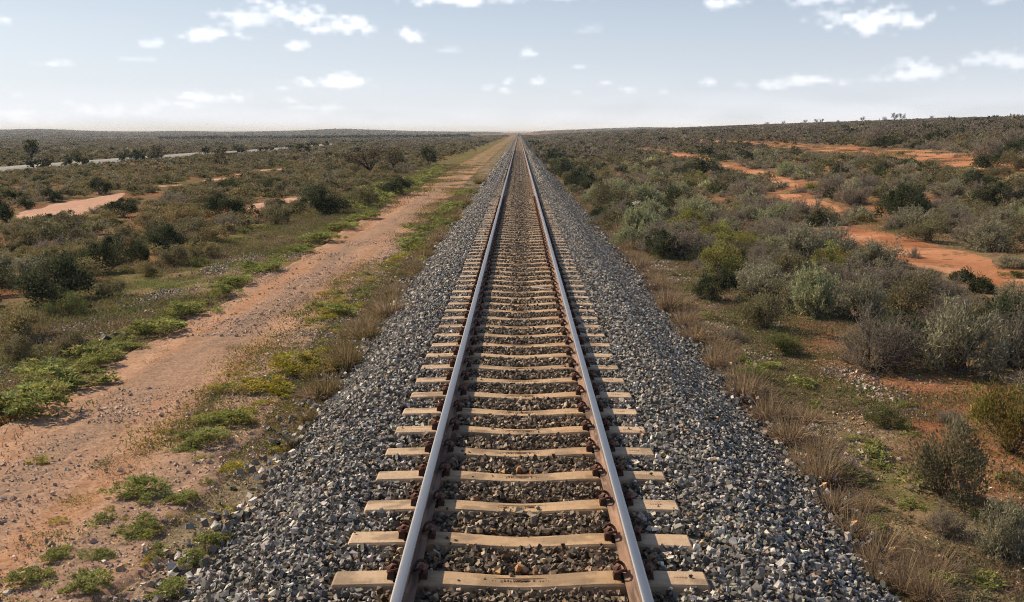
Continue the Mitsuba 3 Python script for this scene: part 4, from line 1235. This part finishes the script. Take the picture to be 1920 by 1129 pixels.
for i, (x, y, r, h) in enumerate(sorted(TUSSOCKS, key=lambda t: t[1])):
    key = numbered("grass_tussock")
    m = T().translate([x, y, float(max(on_ground(x, y), np.interp(x, _BX, _BZ) if -2.62 < x < 3.2 else -9)) - 0.01]).rotate([0, 0, 1], rng.uniform(0, 360)).scale([r * 1.35, r * 1.35, h * 1.1])
    grp = "dry tussocks along the right ballast edge" if x > 0 else "tussocks along the left ballast edge"
    put(key, {**_tus[rng.integers(3, 5) if x < 0 and rng.random() < 0.6 else rng.integers(3)], "to_world": m}, ("dry grass tussock edging the right ballast, " if x > 0 else "brown grass tussock edging the left ballast, ") + rank(grp), "grass tussock", grp)
_cov = 0
for y in np.arange(7.2, 60, 0.5):
    spots = [(3.25 + abs(rng.normal(0, 0.28)), rng.integers(3)) for _ in range(1 if rng.random() < 0.7 else 2)] + [(-2.62 - abs(rng.normal(0, 0.16)), rng.integers(0, 5)) for _ in range(2) if y > 12.5 and rng.random() < 0.75]
    for x, k in spots:
        _cov += 1
        yy, r = y + rng.uniform(-0.3, 0.3), rng.uniform(0.16, 0.32)
        instance(f"ground_cover__{_cov:03d}", f"cover_tussock_{k}", T().translate([x, yy, float(on_ground(x, yy)) - 0.01]).rotate([0, 0, 1], rng.uniform(0, 360)).scale([r * 1.25, r * 1.25, rng.uniform(0.12, 0.30)]))


def cover_tile(rng, n, blade, col, herbs=0, hcol=None, radius=1.0):
    P = np.stack([rng.normal(0, 0.42, n) * radius, rng.normal(0, 0.42, n) * radius, np.zeros(n)], 1)
    mb = MB().add(*leaves(rng, P, np.array([0, 0, 1.0]) + np.zeros_like(P), blade, blade * 0.22, jitter(rng, col, n, 0.25, 0.08), 0.55, False))
    if herbs:
        P = np.stack([rng.normal(0, 0.4, herbs) * radius, rng.normal(0, 0.4, herbs) * radius, rng.random(herbs) * blade * 0.5], 1)
        mb.add(*leaves(rng, P, np.array([0, 0, 0.7]) + np.zeros_like(P), blade * 0.55, blade * 0.4, jitter(rng, hcol, herbs, 0.25, 0.08), 1.0, False))
    return mb


for k in range(2):
    shapegroup(f"cover_green_{k}", {"plant": cover_tile(rng, 260, 0.085, (0.185, 0.170, 0.078), 240, (0.15, 0.175, 0.062)).ply("mat_leaf")})
    shapegroup(f"cover_straw_{k}", {"plant": cover_tile(rng, 420, 0.075, (0.22, 0.17, 0.115), 80, (0.17, 0.155, 0.07)).ply("mat_leaf")})
    shapegroup(f"cover_yellow_{k}", {"plant": cover_tile(rng, 160, 0.08, (0.21, 0.19, 0.06), 320, (0.29, 0.25, 0.05)).ply("mat_leaf")})
    shapegroup(f"cover_herb_{k}", {"plant": cover_tile(rng, 60, 0.07, (0.17, 0.17, 0.07), 240, (0.15, 0.19, 0.06)).ply("mat_leaf")})


def scatter_cover(x0, x1, y0, y1, step, prob, names, size=(0.6, 1.2), clear=None):
    global _cov
    gx, gy = np.meshgrid(np.arange(x0, x1, step), np.arange(y0, y1, step))
    x = (gx + rng.uniform(-0.5, 0.5, gx.shape) * step).ravel()
    y = (gy + rng.uniform(-0.5, 0.5, gx.shape) * step).ravel()
    patch = meshkit.fbm(np.stack([x * 0.55, y * 0.4, x * 0], -1), 3, 77)
    k = in_view(x, y, 1.1, 0.8) & (rng.random(len(x)) < prob * np.clip((patch - 0.28) * 4.5, 0.30, 1.3))
    if clear is not None:
        k &= ~clear(x, y)
    for a, b in zip(x[k], y[k]):
        _cov += 1
        s = rng.uniform(*size)
        m = T().translate([a, b, float(on_ground(a, b)) + (0.022 if -6.2 < a < -2.9 else -0.004)]).rotate([0, 0, 1], rng.uniform(0, 360)).scale([s, s, s * rng.uniform(0.7, 1.2)])
        instance(f"ground_cover__{_cov:03d}", f"{rng.choice(names)}_{rng.integers(2)}", m)


for k in range(2):
    (v, f, c), _ = leafy(rng, "weed", 420, 0.20, clumps=22, crad=0.26, aspect=0.5, quad=False)
    shapegroup(f"cover_mat_{k}", {"plant": MB().add(v, f, c).ply("mat_leaf")})
    (v, f, c), _ = leafy(rng, "weedy2", 420, 0.19, clumps=22, crad=0.26, aspect=0.5, quad=False)
    shapegroup(f"cover_ymat_{k}", {"plant": MB().add(v, f, c).ply("mat_leaf")})


for k in range(2):
    (v, f, c), _ = leafy(rng, "olive", 420, 0.17, clumps=20, crad=0.26, aspect=0.4, quad=False)
    shapegroup(f"cover_scrub_{k}", {"plant": MB().add(v, f, c).ply("mat_leaf")})


def mats(n, xf, y0, y1, names, size, flat):
    global _cov
    for _ in range(n):
        y = y0 + (y1 - y0) * rng.random() ** 1.25
        x = xf(y) 
        s = rng.uniform(*size) * math.exp(rng.normal(0, 0.25))
        if in_view(np.array(x), np.array(y), 1.1, 0.5):
            _cov += 1
            instance(f"ground_cover__{_cov:03d}", f"{rng.choice(names)}_{rng.integers(2)}", T().translate([x, y, float(on_ground(x, y)) + (0.02 if -6.3 < x < -2.9 else -0.01)]).rotate([0, 0, 1], rng.uniform(0, 360)).scale([s, s * rng.uniform(0.6, 1.3), s * rng.uniform(*flat)]))


mats(190, lambda y: -6.40 - abs(rng.normal(0, 0.30)), 10.5, 48, ["cover_mat"], (0.10, 0.28), (0.30, 0.60))
mats(90, lambda y: -6.9 - abs(rng.normal(0, 0.6)), 45, 95, ["cover_mat"], (0.4, 0.8), (0.3, 0.6))
mats(85, lambda y: rng.normal(-3.35, 0.30), 11.0, 27, ["cover_ymat", "cover_mat", "cover_ymat"], (0.08, 0.22), (0.3, 0.6))
mats(34, lambda y: rng.normal(-3.1, 0.25), 26, 60, ["cover_mat", "cover_ymat"], (0.2, 0.45), (0.3, 0.6))
mats(46, lambda y: rng.normal(-3.4, 0.55), 6.3, 11.0, ["cover_mat", "cover_ymat"], (0.04, 0.13), (0.4, 0.9))
mats(150, lambda y: 3.5 + abs(rng.normal(0, 0.8)), 6.8, 26, ["cover_mat", "cover_scrub", "cover_scrub"], (0.06, 0.20), (0.3, 0.8))
G, S, YL, HB = "cover_green", "cover_straw", "cover_yellow", "cover_herb"
scatter_cover(-9.8, -6.5, 8, 45, 0.55, 0.75, [G, S, S])
scatter_cover(-10.5, -6.2, 45, 110, 1.3, 0.7, [G, S, S], (1.2, 2.2))
scatter_cover(-22, -8.5, 12, 34, 0.85, 0.6, [S, S, G, HB], (0.7, 1.3), bare)
scatter_cover(-3.9, -2.55, 5.5, 10.5, 0.30, 0.35, [HB, G, YL], (0.2, 0.5))
scatter_cover(-3.9, -2.6, 10.5, 26, 0.32, 0.95, [YL, G, HB, S], (0.35, 0.75))
scatter_cover(-3.6, -2.6, 26, 60, 0.55, 0.9, [G, HB, S, YL], (0.6, 1.1))
scatter_cover(-6.1, -3.9, 5.5, 10, 0.40, 0.5, [HB, YL, S, G], (0.15, 0.40))
scatter_cover(-5.3, -4.5, 10, 40, 0.5, 0.25, [HB, S, S], (0.15, 0.35))
scatter_cover(-6.2, -3.4, 60, 110, 1.1, 0.35, [S, G, YL], (0.6, 1.2))
scatter_cover(3.2, 5.4, 6.5, 24, 0.40, 0.9, [S, S, G, G, HB, HB], (0.3, 0.7))
scatter_cover(3.3, 5.0, 24, 60, 0.7, 0.8, [S, S, G], (0.6, 1.1))
scatter_cover(4.2, 11.0, 7, 30, 0.42, 0.9, [S, S, S, G, HB], (0.4, 0.9), bare)
scatter_cover(14, 26, 22, 50, 1.2, 0.5, [S, S, G], (0.7, 1.3), bare)
scatter_cover(29, 40, 52, 180, 1.9, 0.8, [S, G], (0.9, 1.7))
note("ground_cover", "short grass, herbs and dry straw between the shrubs and along the track", "ground cover", kind="stuff")

# pebbles on the dirt track and the gravel beside the ballast
def pebble_tile(rng, n, spread_x, length, big, grey=False):
    P = np.stack([rng.normal(0, spread_x, n), rng.uniform(-0.3, length + 0.3, n), rng.uniform(-0.003, 0.004, n)], 1)
    size = np.clip(rng.lognormal(math.log(big), 0.6, n), 0.005, 0.045)
    t = rng.random((n, 1))
    c = np.where(t < 0.62, jitter(rng, (0.44, 0.31, 0.225), n, 0.22), np.where(t < 0.84, jitter(rng, (0.29, 0.20, 0.145), n, 0.3), jitter(rng, (0.55, 0.48, 0.41), n, 0.2)))
    if grey:
        c = jitter(rng, (0.30, 0.25, 0.205), n, 0.45)
    v, f, c = boxes(rng, P, size, c)
    return MB().add(v, f, c)


for k in range(3):
    shapegroup(f"pebble_tile_{k}", {"stones": pebble_tile(rng, 420, 0.26, 1.0, 0.0085).ply("mat_stone")})
    shapegroup(f"grey_pebble_tile_{k}", {"stones": pebble_tile(rng, 360, 0.24, 1.0, 0.020, True).ply("mat_stone")})
_peb = 0
for y in np.arange(11, 30, 0.8):
    for x, p in ((-7.6, 0.4), (-8.1, 0.15), (3.9, 0.35), (5.0, 0.2)):
        if rng.random() < p and in_view(np.array(x), np.array(y + 1), 1.1, 0.5):
            _peb += 1
            xx = x + rng.normal(0, 0.15)
            instance(f"pebbles__{_peb:03d}", f"grey_pebble_tile_{rng.integers(3)}", T().translate([xx, y, float(on_ground(xx, y + 0.5))]).rotate([0, 0, 1], rng.normal(0, 8)))
for y in np.arange(4.5, 30, 1.0):
    for x, p in ((-2.75, 1.0), (-3.2, 1.0), (-3.65, 0.5), (-4.8, 0.42), (-5.0, 0.42), (-6.2, 0.2), (-7.1, 0.5), (3.7, 0.6), (4.3, 0.5), (5.0, 0.35), (6.2, 0.2)):
        if rng.random() < p and in_view(np.array(x), np.array(y + 1), 1.1, 0.5):
            _peb += 1
            xx = x + rng.normal(0, 0.08)
            instance(f"pebbles__{_peb:03d}", f"pebble_tile_{rng.integers(3)}", T().translate([xx, y, float(on_ground(xx, y + 0.5)) + (0.030 + float(ruts(np.array([xx]), np.array([y + 0.5]))[0]) if -6.3 < x < -2.9 else 0.0)]).rotate([0, 0, 1], rng.normal(0, 3)))
note("pebbles", "small pale and brown pebbles strewn over the dirt track and verge", "pebbles", kind="stuff")

# ------------------------------------------------------------------ rocks, litter
ROCKS = [(-6.95, 16.15, 0.20, "dark rock, largest of the little heap beside the green weeds at left"), (-6.72, 16.4, 0.15, "dark rock on the right of the little heap at left"), (-7.15, 15.9, 0.16, "dark rock on the left of the little heap by the weeds"),
         (-6.9, 16.5, 0.12, "small dark rock at the back of the little heap at left"), (-2.80, 7.55, 0.085, "dark stone lying just off the left ballast near the bottom of the photo"), (-2.95, 7.62, 0.07, "small dark stone left of the one just off the ballast"),
         (-2.72, 7.75, 0.06, "grey stone between a green weed and the left ballast, near the bottom"), (-2.72, 10.25, 0.07, "dark stone on the orange soil patch beside the left ballast"), (-2.62, 10.5, 0.06, "pale stone above the dark one on the orange soil patch"),
         (-2.75, 9.6, 0.06, "dark stone below the orange soil patch beside the ballast"), (-2.78, 9.1, 0.06, "dark stone lying alone on the gravel left of the ballast")]
for x, y, s, text in ROCKS:
    v, f, c = boxes(np.random.default_rng(int(abs(x * 971) + y * 133)), np.zeros((1, 3)), np.array([1.0]), np.array([[0.42, 0.39, 0.36]] if "pale" in text else [[0.20, 0.19, 0.18]] if "grey" in text else [[0.065, 0.055, 0.05]]))
    m = trimesh.Trimesh(v, np.vstack([f[:, [0, 1, 2]], f[:, [0, 2, 3]]]), process=False).subdivide()
    m.vertices += (meshkit.noise(np.asarray(m.vertices) * 4.0, 3) - 0.5)[:, None] * 0.12 * normed(np.asarray(m.vertices))
    put(numbered("rock"), {**mikit.ply((np.asarray(m.vertices), np.asarray(m.faces)), "mat_stone", uv=pack(np.repeat(c[:1], len(m.vertices), 0))), "to_world": T().translate([x, y, float(on_ground(x, y)) + s * 0.13]).scale(s * 0.62)}, text, "rock")
p = np.array([[-0.22, 0, 0.02], [-0.1, 0.012, 0.032], [0.05, -0.01, 0.03], [0.2, 0.015, 0.022]])
v, f = tube(p, np.array([0.012, 0.016, 0.014, 0.008]), 6)
put("stick", {**MB().add(v, f, (0.62, 0.58, 0.52)).ply("mat_paint"), "to_world": T().translate([0.42, 18.3, 0.0]).rotate([0, 0, 1], -28)}, "bleached white stick lying on the ballast between the rails", "stick")
g = np.linspace(-0.5, 0.5, 7)
X, Y = np.meshgrid(g, g)
Z = 0.16 + 0.14 * np.sin(X * 5 + 1) * np.cos(Y * 4) + 0.1 * X
i, j = np.meshgrid(np.arange(6), np.arange(6))
a = (j * 7 + i).ravel()
slab = trimesh.Trimesh(np.stack([X * 0.8 + Y * 0.2, Y * 0.45, Z], -1).reshape(-1, 3), np.vstack([np.stack([a, a + 1, a + 8], 1), np.stack([a, a + 8, a + 7], 1)]), process=False)
top, low = np.asarray(slab.vertices), np.asarray(slab.vertices) - [0, 0, 0.012]
put("plastic_sheet", {**MB().add(top, slab.faces, (0.62, 0.57, 0.54)).add(low, slab.faces[:, ::-1], (0.55, 0.5, 0.47)).ply("mat_paint"), "to_world": T().translate([5.72, 49.0, float(on_ground(5.72, 49.0)) + 0.05]).rotate([0, 0, 1], -20)}, "scrap of pale white sheeting caught among the shrubs right of the railway", "debris")

# ------------------------------------------------------------------ trees
def tree_parts(rng, kind):
    """Trunk with limbs, and crown; unit radius, unit height."""
    trunk, crown = MB(), MB()
    fork = 0.22 if kind != "t" else 0.30
    lean = rng.normal(0, 0.06, 2)
    tops = []
    v, f = tube(np.array([[0, 0, -0.02], [lean[0] * 0.5, lean[1] * 0.5, fork * 0.5], [lean[0], lean[1], fork]]), np.array([0.075, 0.058, 0.05]), 7)
    trunk.add(v, f, (0.055, 0.045, 0.038))
    for k in range(7):
        th = k * 2.4 + rng.uniform(-0.4, 0.4)
        rr = rng.uniform(0.3, 0.75)
        tip = np.array([math.cos(th) * rr, math.sin(th) * rr, rng.uniform(0.6, 0.92) if rr < 0.55 else rng.uniform(0.5, 0.72)])
        a = np.array([lean[0], lean[1], fork * rng.uniform(0.7, 1.0)])
        mid = a * 0.45 + tip * 0.55 + np.array([0, 0, 0.04])
        v, f = tube(np.stack([a, mid, tip]), np.array([0.036, 0.024, 0.008]), 5)
        trunk.add(v, f, (0.06, 0.05, 0.042))
        for _ in range(5):
            t2 = tip + rng.normal(0, 0.16, 3)
            v, f = tube(np.stack([mid + (tip - mid) * rng.random(), t2]), np.array([0.014, 0.004]), 3)
            trunk.add(v, f, (0.07, 0.058, 0.048))
            tops.append(t2)
        tops.append(tip)
    tops = np.array(tops)
    n = 2200 if kind == "t" else 900
    k = rng.integers(0, len(tops), n)
    d = normed(rng.normal(size=(n, 3)))
    P = tops[k] + d * rng.random((n, 1)) ** 0.5 * [0.24, 0.24, 0.16]
    P[:, 2] = np.clip(P[:, 2], fork * 0.9, 1.05)
    c = jitter(rng, (0.060, 0.068, 0.026) if kind == "t" else (0.095, 0.080, 0.050), n, 0.25, 0.08)
    crown.add(*leaves(rng, P, d + [0, 0, 0.2], 0.085, 0.045, c, 0.8))
    return trunk.ply("mat_twig"), crown.ply("mat_leaf")


_tree = {k: [tree_parts(rng, k) for _ in range(3)] for k in "tb"}
SKY = [(1460, 233, 8), (1500, 232, 9), (1520, 231, 10), (1530, 231, 10), (1560, 230, 7), (1605, 228, 11), (1645, 226, 10), (1664, 225, 16), (1677, 224, 15), (1732, 224, 10), (1765, 223, 8), (1430, 236, 8), (1350, 239, 9), (1328, 239, 7)]
ALL = list(TREES)
for n, (px, py, hp) in enumerate(SKY):
    t = (px - 973) / 1850.0
    x = 205.0 + rng.uniform(-6, 6)
    y = x / t
    if y < 900:
        ALL.append((x, y, max(1.2, hp * y / 1850 * 0.55), max(2.0, hp * y / 1850 * 0.85), "b", f"bare-branched tree on the right skyline, {['leftmost', 'second from left', 'third from left', 'fourth from left', 'fifth from left', 'sixth from left', 'seventh from left', 'taller left one of the close pair', 'right one of the close pair', 'third from right', 'second from right', 'rightmost'][n] if n < 12 else 'faint'}"))
for x, y, r, h, kind, text in ALL:
    key = numbered("tree")
    a, b = _tree[kind][rng.integers(3)]
    m = T().translate([x, y, float(on_ground(x, y)) - 0.05]).rotate([0, 0, 1], rng.uniform(0, 360)).scale([r, r, h])
    note(key, text, "tree", "trees on the right skyline" if "skyline" in text else "scattered trees of the left plain")
    put(key + "__trunk", {**a, "to_world": m})
    put(key + "__crown", {**b, "to_world": m})
# the dark belt of far trees before the hills at left
for i in range(420):
    y = rng.uniform(690, 800)
    x = -y * rng.uniform(0.05, 0.36)
    s = rng.uniform(1.6, 3.4)
    instance(f"tree_belt__{i + 1:03d}", f"scrub_far_dark_{i % 2}", T().translate([x, y, float(on_ground(x, y)) - 0.1]).rotate([0, 0, 1], rng.uniform(0, 360)).scale([s, s, rng.uniform(1.4, 2.6)]))
note("tree_belt", "dark distant belt of trees below the grey hills at left", "trees", kind="stuff")

# ------------------------------------------------------------------ camera and air
HAZE = 0.00018
scene["haze_air"] = {"type": "homogeneous", "albedo": {"type": "rgb", "value": [0.94, 0.95, 0.96]}, "sigma_t": {"type": "rgb", "value": [HAZE * 0.82, HAZE, HAZE * 1.25]}}
scene["haze"] = {"type": "cube", "to_world": T().translate([0, 2000, 5.0]).scale([4400, 2600, 13.0]), "bsdf": {"type": "null"}, "interior": {"type": "ref", "id": "haze_air"}}
labels["haze"] = {"label": "thin pale haze over the whole plain", "category": "haze", "kind": "stuff"}
scene["camera"] = {"type": "perspective", "fov": FOV, "fov_axis": "x", "near_clip": 0.1, "far_clip": 9000.0,
                   "to_world": T().look_at(CAM.tolist(), (CAM + LOOK).tolist(), [0, 0, 1]), "medium": {"type": "ref", "id": "haze_air"}}
